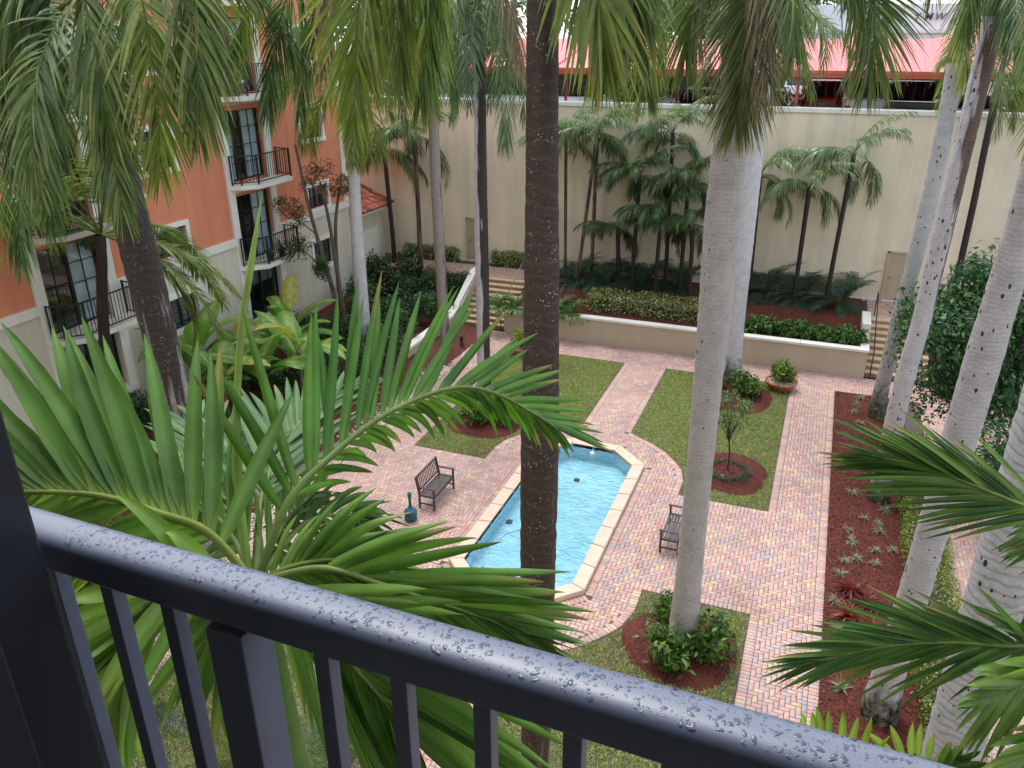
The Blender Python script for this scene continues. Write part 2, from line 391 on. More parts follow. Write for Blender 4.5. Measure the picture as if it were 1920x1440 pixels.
def paver_arrays(P, seed=3):
    r = np.random.default_rng(seed); n = len(P)
    hx = P[:,2]/2-0.0045; hy = P[:,3]/2-0.0045; ca, sa = np.cos(P[:,4]), np.sin(P[:,4])
    zz = P[:,5] + r.normal(0, 0.0015, n); tx = r.normal(0, .006, n); ty = r.normal(0, .006, n)
    V = np.zeros((n, 12, 3))
    for k, (ins, dz) in enumerate(((0, -.05), (0, -.006), (.006, 0))):
        for q, (sx, sy) in enumerate(((-1,-1),(1,-1),(1,1),(-1,1))):
            lx = sx*(hx-ins); ly = sy*(hy-ins)
            V[:, k*4+q, 0] = P[:,0]+ca*lx-sa*ly; V[:, k*4+q, 1] = P[:,1]+sa*lx+ca*ly
            V[:, k*4+q, 2] = zz+dz+(tx*lx+ty*ly if k else 0)
    f = [(0,1,5,4),(1,2,6,5),(2,3,7,6),(3,0,4,7),(4,5,9,8),(5,6,10,9),(6,7,11,10),(7,4,8,11),(8,9,10,11)]
    Q = (np.arange(n)[:,None,None]*12 + np.array(f)[None]).reshape(-1, 4)
    return V, Q
base = MB()
for x0_, y0_, x1_, y1_ in ((-14.6, 4.8, -7.05, 30.0), (-4.15, 4.8, 6.8, 30.0), (-7.05, 4.8, -4.15, 13.9), (-7.05, 21.25, -4.15, 30.0)): base.box(x0_, y0_, -.5, x1_, y1_, -.03)
base = structure(base.build('paving', M['sand']))
# the pavers that show largest are single pieces, the rest one joined piece
uvd = np.array([depth_uv((p[0], p[1], p[5])) for p in PAV])
px, py = uvd[:,1]*1920, uvd[:,2]*1440
vis = (px > 640) & (px < 1900) & (py > 0) & (py < 905+0.2765*px) & (P_full := (PAV[:,2]*PAV[:,3] > 0.0195)) & (np.abs(PAV[:,4] % (math.pi/2)) < 1e-3)
order = np.argsort(np.where(vis, uvd[:,0], 1e9))[:300]
single = np.zeros(len(PAV), bool); single[order] = True
rest = PAV[~single]
V, Q = paver_arrays(rest); cidx = rng.choice(len(PCOL), len(rest), p=PW)
cc = np.array(PCOL)[cidx]*rng.uniform(.90, 1.08, (len(rest), 1))
stuff(fast('paver_field', V, Q, M['paver'], base, np.repeat(cc, 12, 0)))
pmesh = []
for c in range(12):
    V, Q = paver_arrays(np.array([[0, 0, .2, .1, 0, 0]]), c+5)
    pmesh.append(fast('paver', V, Q, M['paver'], None, np.repeat([PCOL[c % 6]*rng.uniform(.9, 1.08)], 12, 0), mesh_only=True))
pick = np.concatenate([[k, k+6] for k in range(6)]); pw12 = np.repeat(PW/2, 2)
for p in PAV[single]:
    o = link('paver', pmesh[int(rng.choice(pick, p=pw12))], base)
    o.location = (p[0], p[1], p[5]); o.rotation_euler = (0, 0, p[4] + (0 if p[2] > p[3] else math.pi/2) + random.choice((0, math.pi)))
tb = MB()
for x0_, x1_, z_ in ((-22, -12.0, 1.345), (-12.0, 1.95, 1.2), (1.95, 12, 1.345)): tb.box(x0_, 33.04, -0.1, x1_, 35.4, z_)
structure(tb.build('terrace', M['sand']))

def litter(P, z, size, cols):
    n = len(P); a = rng.uniform(0, 6.283, n); L_ = size*rng.uniform(.5, 1.4, n); W_ = L_*rng.uniform(.25, .5, n)
    d = np.stack([np.cos(a), np.sin(a), rng.uniform(-.1,.25,n)], 1)*L_[:,None]; s_ = np.stack([-np.sin(a), np.cos(a), rng.uniform(-.2,.2,n)], 1)*W_[:,None]/2; c0 = np.column_stack([P, np.full(n, z)])
    V = np.stack([c0, c0+d*.5+s_, c0+d, c0+d*.5-s_], 1); cols = np.asarray(cols)
    return V, np.arange(n*4).reshape(-1,4), np.repeat(cols[rng.integers(0, len(cols), n)]*rng.uniform(.7,1.2,(n,1)), 4, 0)
P = rng.uniform((-12.3, 9), (3.8, 29.9), (900, 2)); P = P[paved(P)]
V, F, c = litter(P, .006, .05, [SA(120,92,62), SA(96,72,52), SA(150,132,84), SA(92,100,58), SA(104,50,38)])
stuff(fast('fallen_leaves', V, F, M['chip'] if 'chip' in M else M['paver'], base, c))
# ---- lawns with grass
def grass_arrays(pts, h, wd, cols, lean=0.5, z=0.0):
    n = len(pts); a = rng.uniform(0, 2*np.pi, n); hh = h*rng.uniform(.5, 1.2, n); ln = hh*rng.uniform(0, lean*2, n); b = rng.uniform(0, 2*np.pi, n)
    V = np.zeros((n, 4, 3)); s = np.stack([np.cos(a), np.sin(a)], 1)*wd/2
    V[:,0,:2] = pts-s; V[:,1,:2] = pts+s; tip = pts+np.stack([np.cos(b)*ln, np.sin(b)*ln], 1)
    V[:,2,:2] = tip+s*.25; V[:,3,:2] = tip-s*.25; V[:,:2,2] = z; V[:,2:,2] = (z+hh)[:,None] if np.ndim(z) else z+hh[:,None]
    c = cols[rng.integers(0, len(cols), n)]*rng.uniform(.85, 1.15, (n, 1))
    return V, np.arange(n*4).reshape(-1, 4), np.repeat(c, 4, 0)
BEDS = [(-9.45, 21.75, 1.22, 1.12), (-2.05, 26.75, 1.30, 1.35), (-1.60, 21.25, 1.15, 1.22), (-1.55, 13.55, 1.20, 1.15)]   # round mulch beds
def inbeds(P, grow=0.0):
    m = np.zeros(len(P), bool)
    for x, y, a, b in BEDS:
        th = np.arctan2(P[:,1]-y, P[:,0]-x); k = 1+.05*np.sin(3*th+x)+.03*np.sin(5*th)
        m |= ((P[:,0]-x)/(a*k+grow))**2+((P[:,1]-y)/(b*k+grow))**2 < 1
    return m
GC = np.array([SA(152,178,88), SA(164,188,102), SA(142,170,84), SA(184,190,124), SA(172,186,110), SA(206,202,156)])
for key, q in LAWNS.items():
    lw = structure(MB().prism([p for p in q], -0.12, -0.035).build('lawn', M['lawn']))
    lo = np.min(q, 0); hi = np.max(q, 0); dens = 2000
    n = int(np.prod(hi-lo)*dens); P = rng.uniform(lo, hi, (n, 2)); P = P[inpoly(P, q) & ~inbeds(P)]
    keep = dpoly(P, q) > rng.uniform(0, .10, len(P)); P = P[keep]
    V, F, c = grass_arrays(P, .055, .022, GC, .8, -0.037)
    dry = (np.sin(P[:,0]*2.1+1)+np.sin(P[:,1]*1.7)+np.sin((P[:,0]+P[:,1])*4.1)*.6+rng.normal(0, .7, len(P))) > 1.2
    c = c.reshape(-1, 4, 3); c[dry] = c[dry]*.45+SA(172,160,112)*.5; c = c.reshape(-1, 3)
    stuff(fast('grass', V, F, M['grass'], lw, c))
# ---- mulch chips
def chip_arrays(P, z, size=.05):
    n = len(P); a = rng.uniform(0, np.pi*2, n); L_ = size*rng.uniform(.4, 1.3, n); W_ = L_*rng.uniform(.18, .4, n); t = rng.uniform(-.5, .5, n)
    d = np.stack([np.cos(a), np.sin(a), t], 1); s = np.stack([-np.sin(a), np.cos(a), rng.uniform(-.6, .6, n)], 1)
    c0 = np.column_stack([P, (z if np.ndim(z) else np.full(n, z))+rng.uniform(0, .012, n)])
    V = np.stack([c0-d*L_[:,None]/2-s*W_[:,None]/2, c0+d*L_[:,None]/2-s*W_[:,None]/2, c0+d*L_[:,None]/2+s*W_[:,None]/2, c0-d*L_[:,None]/2+s*W_[:,None]/2], 1)
    cols = np.array([SA(104,42,32), SA(84,30,24), SA(126,62,46), SA(70,26,20), SA(150,96,72)])
    c = cols[rng.choice(5, n, p=[.35,.28,.2,.14,.03])]*rng.uniform(.75, 1.2, (n, 1))
    return V, np.arange(n*4).reshape(-1, 4), np.repeat(c, 4, 0)
for bi, (x, y, a, b) in enumerate(BEDS):
    pts = []; rings = [(1.0, -0.03), (.82, .015), (.5, .05), (.0, .07)]
    vs = []; fs = []; n = 40
    for k, z in rings[:-1]:
        for j in range(n):
            th = 2*math.pi*j/n; kk = (1+.05*math.sin(3*th+x)+.03*math.sin(5*th))*k
            vs.append((x+a*kk*math.cos(th), y+b*kk*math.sin(th), z))
    vs.append((x, y, .07))
    for r_ in range(2):
        for j in range(n): fs.append((r_*n+j, r_*n+(j+1)%n, (r_+1)*n+(j+1)%n, (r_+1)*n+j))
    for j in range(n): fs.append((2*n+j, 2*n+(j+1)%n, 3*n))
    bed = structure(MB().add(vs, fs).build('mulch_bed', M['mulch'], smooth=True))
    P = rng.uniform((x-a*1.1, y-b*1.1), (x+a*1.1, y+b*1.1), (5200, 2)); rr = np.hypot((P[:,0]-x)/a, (P[:,1]-y)/b)
    P = P[rr < 1.0]; rr = rr[rr < 1.0]
    V, F, c = chip_arrays(P, .075-.1*rr**2.2)
    stuff(fast('bark_chips', V, F, M['chip'], bed, c))
strip = structure(MB().box(1.205, 4.8, -0.12, 3.35, 28.4, 0.012).build('mulch_strip', M['mulch']))
P = rng.uniform((1.21, 9.0), (3.3, 28.39), (34000, 2)); V, F, c = chip_arrays(P, .016)
stuff(fast('bark_chips', V, F, M['chip'], strip, c))
P = np.column_stack([1.2+rng.exponential(.07, 160)*-1, rng.uniform(10, 28.4, 160)]); V, F, c = chip_arrays(P, .004, .035)
stuff(fast('stray_chips', V, F, M['chip'], strip, c))
# ---- left planting bed: mulch, then a band of pale pebbles against the path
lb = structure(MB().add([(-20,4.8,.35),(-14.6,4.8,.12),(-12.4,4.8,-.02),(-12.4,30,-.02),(-14.6,30,.12),(-20,33.1,.7),(-20,20,.4)], [(0,1,2,3,4,5,6)]).build('planting_bed', M['mulch']))
P = rng.uniform((-15.5, 8), (-12.4, 26), (22000, 2)); V, F, c = chip_arrays(P, np.interp(P[:,0], [-15.5,-14.6,-12.4], [.17,.13,-.01])+.01)
stuff(fast('bark_chips', V, F, M['chip'], lb, c))
def pebbles(n, test, zf):
    P = test(n); n = len(P); r = rng.uniform(.018, .045, n)
    oct_ = np.array([(1,0,0),(-1,0,0),(0,1,0),(0,-1,0),(0,0,1),(0,0,-1)])*1.0
    V = oct_[None]*np.stack([r*rng.uniform(.8,1.3,n), r*rng.uniform(.8,1.3,n), r*.7], 1)[:,None,:]
    a = rng.uniform(0, 3.14, n); ca, sa = np.cos(a)[:,None], np.sin(a)[:,None]
    X = V[:,:,0]*ca-V[:,:,1]*sa; Y = V[:,:,0]*sa+V[:,:,1]*ca
    V = np.stack([X+P[:,0:1], Y+P[:,1:2], V[:,:,2]+zf(P)[:,None]], 2)
    f = np.array([(0,2,4),(2,1,4),(1,3,4),(3,0,4),(2,0,5),(1,2,5),(3,1,5),(0,3,5)])
    F = (np.arange(n)[:,None,None]*6+f[None]).reshape(-1, 3)
    cols = np.array([SA(222,208,188), SA(200,184,160), SA(178,164,146), SA(232,224,210)])
    return V, F, np.repeat(cols[rng.integers(0, 4, n)]*rng.uniform(.8, 1.1, (n, 1)), 6, 0)
def band(n):
    y = rng.uniform(8, 25.6, n); x = -12.42-np.abs(rng.normal(0, .38, n)); return np.stack([x, y], 1)[np.abs(x+12.42) < .95]
V, F, c = pebbles(9000, band, lambda P: np.interp(P[:,0], [-14.6,-12.4], [.13,-.01])+.015)
stuff(fast('pebble_edging', V, F, M['pebble'], lb, c, smooth=True))

# ================================================================== POOL
def offset_poly(poly, d):
    n = len(poly); out = []
    for i in range(n):
        a, b, c = (np.array(poly[k % n], float) for k in (i-1, i, i+1))
        d1 = (b-a)/np.hypot(*(b-a)); d2 = (c-b)/np.hypot(*(c-b)); n1 = np.array([-d1[1], d1[0]]); n2 = np.array([-d2[1], d2[0]])
        bis = n1+n2; bis /= np.hypot(*bis); out.append(tuple(b+bis*d/max(.3, bis@n1)))
    return out
pool = thing('fountain_pool', 'long eight-sided blue reflecting pool with pale stone coping in the brick court', 'pool', (-5.6, 17.55, 0))
pl = [(x+5.6, y-17.55) for x, y in POOL]; inn = offset_poly(pl, .34); wl = offset_poly(pl, .40)
basinmat, nt, p_ = mat('painted_pool_floor'); g_ = N(nt, 'ShaderNodeNewGeometry')
nt.links.new(ramp(nt, noise(nt, g_.outputs['Position'], 1.3, 4), [(0.3, S(124,192,212)), (0.7, S(150,208,224))]), p_.inputs['Base Color']); p_.inputs['Roughness'].default_value = .6
n = 8; mb = MB(); vs = [(x,y,.10) for x,y in inn]+[(x,y,-.38) for x,y in inn]
mb.add(vs, [tuple(range(8,16))]+[((i+1)%8, i, i+8, (i+1)%8+8) for i in range(8)]); mb.build('basin', basinmat, pool)
cut = {0: 1, 1: 2, 2: 1, 3: 7, 4: 1, 5: 2, 6: 1, 7: 7}
for i in range(8):
    k = cut[i]; a0, a1 = np.array(pl[i]), np.array(pl[(i+1)%8]); b0, b1 = np.array(inn[i]), np.array(inn[(i+1)%8])
    for q in range(k):
        e = .002; t0, t1 = q/k+e, (q+1)/k-e
        pq = [a0+(a1-a0)*t0, a0+(a1-a0)*t1, b0+(b1-b0)*t1, b0+(b1-b0)*t0]
        MB().prism([tuple(v) for v in pq], -.02, .13+random.uniform(-.002, .002)).build('coping_stone', M['coping'], pool, bevel=.022)
wm, nt, p_ = mat('pool_water'); nt.nodes.remove(p_); g_ = N(nt, 'ShaderNodeNewGeometry'); out = nt.nodes['Material Output']
mpw = N(nt, 'ShaderNodeMapping'); mpw.inputs['Scale'].default_value = (1, 1.5, 1); mpw.inputs['Rotation'].default_value = (0, 0, .5); nt.links.new(g_.outputs['Position'], mpw.inputs[0])
nz = N(nt, 'ShaderNodeTexNoise'); nz.inputs['Scale'].default_value = 2.3; nz.inputs['Detail'].default_value = 5; nz.inputs['Distortion'].default_value = 2.2; nt.links.new(mpw.outputs[0], nz.inputs['Vector'])
bp = N(nt, 'ShaderNodeBump'); bp.inputs['Strength'].default_value = .8; bp.inputs['Distance'].default_value = .11; nt.links.new(nz.outputs['Fac'], bp.inputs['Height'])
tr = N(nt, 'ShaderNodeBsdfTransparent'); tr.inputs[0].default_value = (.92, .99, 1, 1)
gl = N(nt, 'ShaderNodeBsdfGlossy'); gl.inputs['Roughness'].default_value = .06; nt.links.new(bp.outputs[0], gl.inputs['Normal'])
fr_out = schlick(nt, .05, bp.outputs[0])
ms = N(nt, 'ShaderNodeMixShader'); nt.links.new(fr_out, ms.inputs[0]); nt.links.new(tr.outputs[0], ms.inputs[1]); nt.links.new(gl.outputs[0], ms.inputs[2]); nt.links.new(ms.outputs[0], out.inputs[0])
gx = np.linspace(-1.45, 1.45, 60); gy = np.linspace(-3.7, 3.7, 150); XX_, YY_ = np.meshgrid(gx, gy, indexing='ij'); P = np.stack([XX_.ravel(), YY_.ravel()], 1)
zz = .06+sum(.004*np.sin(P@np.array([kx, ky])+ph) for kx, ky, ph in rng.uniform((-9,-9,0), (9,9,6), (10,3)))
idx = np.arange(60*150).reshape(60,150); Qd = np.stack([idx[:-1,:-1], idx[1:,:-1], idx[1:,1:], idx[:-1,1:]], -1).reshape(-1,4)
cen = P[Qd].mean(1); Qd = Qd[inpoly(cen, offset_poly(pl, .325))]
fast('water', np.column_stack([P, zz]), Qd, wm, pool, smooth=True)
for (x, y, _) in ((-6.771, 17.104, 0.000), (-6.607, 14.901, 0.000), (-5.719, 19.853, 0.000)):
    l_ = MB().lathe([(.09,-.38),(.09,-.34),(.06,-.32),(.02,-.31)], 14, (x+5.6, y-17.55, 0)).build('pool_light', M['black_metal'], pool, smooth=True)
MB().lathe([(.07,.02),(.08,.05),(.05,.08),(.02,.085)], 12, ((-5.561, 20.880, 0.000)[0]+5.6, (-5.561, 20.880, 0.000)[1]-17.55, 0)).build('skimmer_float', M['white_plastic'], pool, smooth=True)
P = rng.uniform((-1.3,-3.5), (1.3,3.5), (26, 2)); P = P[inpoly(P, inn)]; V, F, c = litter(P, .088, .06, [SA(90,84,56), SA(120,104,66), SA(70,80,50)])
stuff(fast('floating_leaves', V, F, M['chip'], pool, c))
hose = [(-6.659, 15.021, 0.000), (-6.772, 15.457, 0.000), (-6.808, 16.070, 0.000), (-6.641, 16.579, 0.000), (-6.272, 16.989, 0.000), (-5.901, 17.212, 0.000)]
MB().tube([(h[0]+5.6, h[1]-17.55, -.36) for h in hose], .016, 6).build('supply_hose', M['white_plastic'], pool, smooth=True)

# ================================================================== WALLS, STAIRS, TERRACE
rw = thing('retaining_wall', 'low beige planter wall with white cap below the hedge', 'wall', (-5, 30, 0))
MB().box(-7.05, 0, -.1, 7.15, .24, 1.0).build('wall', M['planter_wall'], rw)
for k in range(6):
    x0 = -7.08+k*14.26/6; MB().box(x0+.003, -.06, 1.0, x0+14.26/6-.003, .30, 1.1).build('cap', M['trim'], rw, bevel=.015)
MB().box(6.92, .243, -.1, 7.15, 3.0, 1.0).build('return_wall', M['planter_wall'], rw)
MB().box(6.88, .303, 1.0, 7.19, 1.4, 1.1).build('cap', M['trim'], rw, bevel=.015)
MB().box(6.88, 1.4, .99, 7.19, 3.0, 1.62).build('pier', M['trim'], rw, bevel=.015)
pb = structure(MB().add([(-12,30.24,.93),(1.93,30.24,.93),(1.93,33,1.36),(-12,33,1.36),(1.93,35.4,1.40),(-12,35.4,1.40)], [(0,1,2,3),(3,2,4,5)]).build('planter_soil', M['mulch']))
P = rng.uniform((-12, 30.25), (1.9, 33.5), (16000, 2)); V, F, c = chip_arrays(P, np.interp(P[:,1], [30.24,33], [.93,1.36])+.008)
stuff(fast('bark_chips', V, F, M['chip'], pb, c))
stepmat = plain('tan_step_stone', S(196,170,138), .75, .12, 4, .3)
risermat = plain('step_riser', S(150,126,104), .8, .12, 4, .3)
def stairs(x0, x1, y0, label):
    t = thing('staircase', label, 'stairs', ((x0+x1)/2, y0, 0)); hw = (x1-x0)/2
    for k in range(9):
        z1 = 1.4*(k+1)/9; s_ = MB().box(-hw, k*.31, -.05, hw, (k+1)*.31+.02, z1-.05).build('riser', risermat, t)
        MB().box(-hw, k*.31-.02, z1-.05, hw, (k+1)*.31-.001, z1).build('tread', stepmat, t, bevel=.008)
    return t
stairs(2.17, 4.3, 30.25, 'tan stone steps beside the right end of the planter wall')
stairs(-14.3, -12.1, 30.25, 'tan stone steps at the left end of the planter wall')
def handrail(pts, label, m):
    o = pts[0]; t = thing('handrail', label, 'handrail', o); q = [Vector(p)-Vector(o) for p in pts]
    MB().tube(q[1:-1], .022, 8).build('rail', m, t, smooth=True)
    MB().tube([q[0], q[1]], .022, 8).build('post', m, t, smooth=True); MB().tube([q[-1], q[-2]], .022, 8).build('post', m, t, smooth=True)
    mid = q[len(q)//2]
handrail([(2.35,30.1,0),(2.35,30.1,.95),(2.35,33.0,2.35),(2.35,33.3,2.35),(2.35,33.3,1.4)], 'black pipe handrail up the steps at the right end of the planter wall', M['iron'])
handrail([(-12.25,30.1,0),(-12.25,30.1,.95),(-12.25,33.0,2.35),(-12.25,33.3,2.35),(-12.25,33.3,1.4)], 'thin grey handrail on the planter side of the left steps', M['steel'])
handrail([(-14.15,30.1,0),(-14.15,30.1,.95),(-14.15,33.0,2.35),(-14.15,33.3,2.35),(-14.15,33.3,1.4)], 'thin grey handrail by the sloped white cheek wall of the left steps', M['steel'])
cw = thing('cheek_wall', 'beige side wall with sloping white cap left of the far steps', 'wall', (-14.45, 30, 0))
mb = MB(); prof = [(-4.4,-.1),(3.1,-.1),(3.1,1.75),(2.4,1.75),(0.6,.75),(-.4,.45),(-4.4,.42)]
vs = [(-.13,y,z) for y,z in prof]+[(.13,y,z) for y,z in prof]; k = len(prof)
mb.add(vs, [tuple(range(k)), tuple(range(2*k-1,k-1,-1))]+[(i,i+k,(i+1)%k+k,(i+1)%k) for i in range(k)]); mb.build('wall', M['planter_wall'], cw)
cp = prof[2:]
for (ya, za), (yb, zb) in zip(cp[:-1], cp[1:]):
    MB().beam((0,ya,za+.05), (0,yb,zb+.05), .34, .10).build('cap', M['trim'], cw)

pw_ = thing('parking_wall', 'tall blank cream wall with thin white cap below the car park', 'wall', (-5, 35.4, 0))
MB().box(-22, 0, -.1, 19, .35, 8.72).build('wall', M['wall_cream'], pw_)
for k in range(8):
    MB().box(-22+k*41/8+.002, -.07, 8.72, -22+(k+1)*41/8-.002, .42, 8.9).build('cap', M['trim'], pw_, bevel=.02)
MB().box(-22, -.03, 1.3, 19, -.001, 1.46).build('base_course', M['trim'], pw_)
def door(x, label):
    f = MB().box(x-.53, -.07, 1.4, x-.45, -.002, 3.5); f.box(x+.45, -.07, 1.4, x+.53, -.002, 3.5); f.box(x-.53, -.07, 3.42, x+.53, -.003, 3.5)
    d = f.build('door', M['door'], pw_, bevel=.006); d['label'] = label
    MB().box(x-.45, -.022, 1.42, x+.45, -.004, 3.42).build('panel', M['door'], d)
    for z0, z1 in ((1.55,2.25),(2.45,2.75),(2.85,3.05),(3.12,3.32)):
        for xa, xb in ((x-.37,x-.05),(x+.05,x+.37)): MB().box(xa, -.034, z0, xb, -.0215, z1).build('raised_panel', M['door'], d, bevel=.008)
    MB().tube([(x-.38,-.02,2.4),(x-.38,-.08,2.4),(x-.26,-.08,2.4)], .018, 6).build('handle', M['steel'], d)
door(8.0+.12, 'beige door behind the bushy tree'); door(-10.6, 'beige door behind the half dark palm trunk')
# ================================================================== CAR PARK
structure(MB().box(-160, 35.75, 7.5, 200, 400, 7.9).build('parking_deck', M['asphalt']))
cpmat = plain('salmon_roof_paint', S(208,102,98), .5, .06, 1.5, .05); fascia_m = plain('brick_red_fascia', S(196,92,74), .5, .12, 3, .1); postm = plain('red_post_paint', S(168,84,78), .5, .12, 4, .05)
cp_ = thing('carport', 'long carport with salmon pink metal roof above parked cars', 'carport', (0, 36, 7.9))
W0, W1, NP = -16.0, 18.0, 17; pwid = (W1-W0)/NP
for k in range(NP):
    x0 = W0+k*pwid; mb = MB(); ya, za, yb, zb = -.1, 2.33, 6.2, 3.42
    for i in range(5):
        xa = x0+i*pwid/5+.004; xb = x0+(i+1)*pwid/5-.004
        mb.add([(xa,ya,za),(xb,ya,za),(xb,yb,zb),(xa,yb,zb),(xa,ya,za-.03),(xb,ya,za-.03),(xb,yb,zb-.03),(xa,yb,zb-.03)], [(0,1,2,3),(7,6,5,4),(0,4,5,1),(1,5,6,2),(2,6,7,3),(3,7,4,0)])
        if i == 0: mb.beam((xa+.02,ya,za+.03), (xa+.02,yb,zb+.03), .035, .06)
    mb.build('roof_panel', cpmat, cp_)
MB().box(W0-.05, -.16, 2.10, W1+.05, -.102, 2.36).build('fascia', fascia_m, cp_, bevel=.01)
MB().box(W0-.05, -.18, 2.20, W1+.05, -.161, 2.24).build('fascia_lip', postm, cp_)
MB().box(W0, .1, 2.02, W1, .28, 2.22).build('beam', postm, cp_); MB().box(W0, 5.8, 2.9, W1, 6.0, 3.2).build('beam', postm, cp_)
for x in (-13.3, -7.6, -1.75, 3.6, 9.3, 15.0):
    MB().box(x-.06, .13, 0, x+.06, .25, 2.05).build('post', postm, cp_); MB().box(x-.06, 5.84, 0, x+.06, 5.96, 2.95).build('post', postm, cp_)
    MB().beam((x,.2,2.12), (x,5.9,3.12), .08, .14).build('rafter', postm, cp_)

glassm = plain('dark_car_glass', S(14,16,20), .06, .1, 2, 0, spec=.9); tyrem = plain('tyre_rubber', S(24,24,25), .8, .2, 9, .1); rimm = plain('alloy_rim', S(150,152,156), .35, .1, 5, 0, metal=.7)
tailm = plain('red_tail_lamp', S(170,20,22), .2, .1, 5, 0); platem = plain('number_plate', S(230,232,230), .4, .05, 5, 0); trimm = plain('black_trim', S(22,22,24), .5, .1, 5, 0); chromem = plain('chrome', S(190,192,196), .15, .05, 5, 0, metal=1.0); amber = plain('amber_lamp', S(220,120,30), .2, .05, 5, 0)
def paint(name, c, rough=.22): return plain(name, c, rough, .03, 1, 0, spec=.7)
def car(name, label, cat, loc, style, col, wd=1.85, rz=0.0):
    t = thing(name, label, cat, loc, 'cars in the raised car park', rz); pm = paint(name+'_paint', col); h = wd/2
    if style == 'suv': Ln, belt, top, prof, cab = 4.7, 1.02, 1.75, [(0,.35),(-.02,.62),(0.03,1.02),(3.35,1.05),(4.45,.92),(4.7,.7),(4.72,.35)], [(.08,1.02),(.42,1.72),(2.5,1.75),(3.4,1.05)]
    elif style == 'pickup': Ln, belt, top, prof, cab = 5.6, 1.12, 1.92, [(0,.5),(-.02,.75),(0,1.22),(1.75,1.22),(1.8,1.12),(4.2,1.14),(5.4,1.02),(5.6,.8),(5.6,.45)], [(1.78,1.16),(2.02,1.86),(3.4,1.9),(4.25,1.14)]
    else: Ln, belt, top, prof, cab = 4.6, .92, 1.45, [(0,.35),(-.03,.6),(.02,.95),(.75,1.0),(3.3,.95),(4.3,.82),(4.6,.6),(4.6,.35)], [(.45,.98),(1.15,1.42),(2.5,1.46),(3.5,.94)]
    k = len(prof); vs = [(-h,y,z) for y,z in prof]+[(h,y,z) for y,z in prof]
    MB().add(vs, [tuple(range(k)), tuple(range(2*k-1,k-1,-1))]+[(i,i+k,(i+1)%k+k,(i+1)%k) for i in range(k)]).build('body', pm, t, bevel=.07)
    ti = .16; cw = [(-h+.06,)+cab[0], (-h+ti+.04,)+cab[1], (-h+ti+.04,)+cab[2], (-h+.06,)+cab[3]]; cv = [(x,y,z-(.03 if z < top-.2 else 0)) for x,y,z in cw]+[(-x,y,z-(.03 if z < top-.2 else 0)) for x,y,z in cw]
    MB().add(cv, [(0,1,2,3),(7,6,5,4),(0,4,5,1),(1,5,6,2),(2,6,7,3)]).build('cabin', pm, t, bevel=.05)
    def pane(nm, a, b, c, d, off):
        a, b, c, d = (Vector(q) for q in (a,b,c,d)); cen = (a+b+c+d)/4; nrm = (b-a).cross(d-a).normalized()*off
        q = [cen+(v-cen)*.86+nrm for v in (a,b,c,d)]; q2 = [v-nrm*1.3 for v in q]
        MB().add(q+q2, [(0,1,2,3),(7,6,5,4),(0,4,5,1),(1,5,6,2),(2,6,7,3),(3,7,4,0)]).build(nm, glassm, t)
    V_ = [Vector(v) for v in cv]
    pane('rear_window', V_[0], V_[4], V_[5], V_[1], .012); pane('windscreen', V_[7], V_[3], V_[2], V_[6], .012)
    pane('side_window', V_[3], V_[0], V_[1], V_[2], .012); pane('side_window', V_[4], V_[7], V_[6], V_[5], .012)
    for sx in (-1, 1):
        MB().box(sx*(h-.2)-.13, -.06, .72, sx*(h-.2)+.13, .05, belt-.06 if style != 'pickup' else .98).build('tail_lamp', tailm, t, bevel=.02)
        mir = MB().box(sx*(h+.1)-.1, cab[3][0]-.35, belt, sx*(h+.1)+.1, cab[3][0]-.22, belt+.16); mir.build('mirror', trimm if style == 'pickup' else pm, t, bevel=.03)
        for yy in (.95, Ln-1.0):
            w_ = MB(); prf = [(.2,-.1),(.34,-.1),(.36,-.06),(.36,.06),(.34,.1),(.2,.1)]
            q = MB().lathe(prf, 18); q.v = [(z+sx*(h-.08), y+yy, -x+.36) for x,y,z in q.v]
            wo_ = q.build('wheel', tyrem, t, smooth=False); q = MB().lathe([(.2,-.105),(.19,-.085),(.05,-.08),(.05,.08),(.19,.085),(.2,.105)], 14); q.v = [(z+sx*(h-.08), y+yy, -x+.36) for x,y,z in q.v]; q.build('rim', rimm, wo_)
    MB().box(-h+.05, -.1, .42, h-.05, .02, .62).build('bumper', trimm if style != 'sedan' else pm, t, bevel=.04)
    MB().box(-.17, -.055, .66, .17, -.03, .80).build('licence_plate', platem, t)
    if style == 'pickup': MB().box(-h+.04, -.05, 1.2, h-.04, .05, 1.25).build('tailgate_edge', chromem, t, bevel=.012)
    if style == 'suv':
        for sx in (-1, 1): MB().tube([(sx*(h-.26),.7,1.79),(sx*(h-.26),2.3,1.81)], .02, 6).build('roof_rail', trimm, t)
    return t
DZ = 7.9
car('suv', 'black sport utility vehicle with white plate, left of the red carport post', 'car', (-8.55,36.9,DZ), 'suv', S(22,22,25))
car('parked_car', 'black car right of the red carport post, behind drooping fronds', 'car', (-5.9,37.0,DZ), 'sedan', S(20,20,24))
car('parked_car', 'dark blue grey car beside the pale twin palm trunks', 'car', (-2.95,37.0,DZ), 'sedan', S(40,44,52))
car('parked_car', 'bright red hatchback under the carport', 'car', (-.85,40.6,DZ), 'suv', S(200,22,28), 1.8)
car('pickup_truck', 'white pickup truck half hidden by a hanging frond', 'truck', (.95,37.3,DZ), 'pickup', S(214,218,224), 1.9)
car('pickup_truck', 'black pickup truck with chrome tailgate edge', 'truck', (2.62,36.7,DZ), 'pickup', S(20,21,23), 2.0)
car('suv', 'white sport utility vehicle across the lane, small in the distance', 'car', (-2.2,48.5,DZ), 'suv', S(225,228,232), 1.85)
car('suv', 'dark van-like vehicle with pale roof edge behind the black pickup', 'car', (3.6,43.5,DZ), 'suv', S(48,48,54), 1.95)
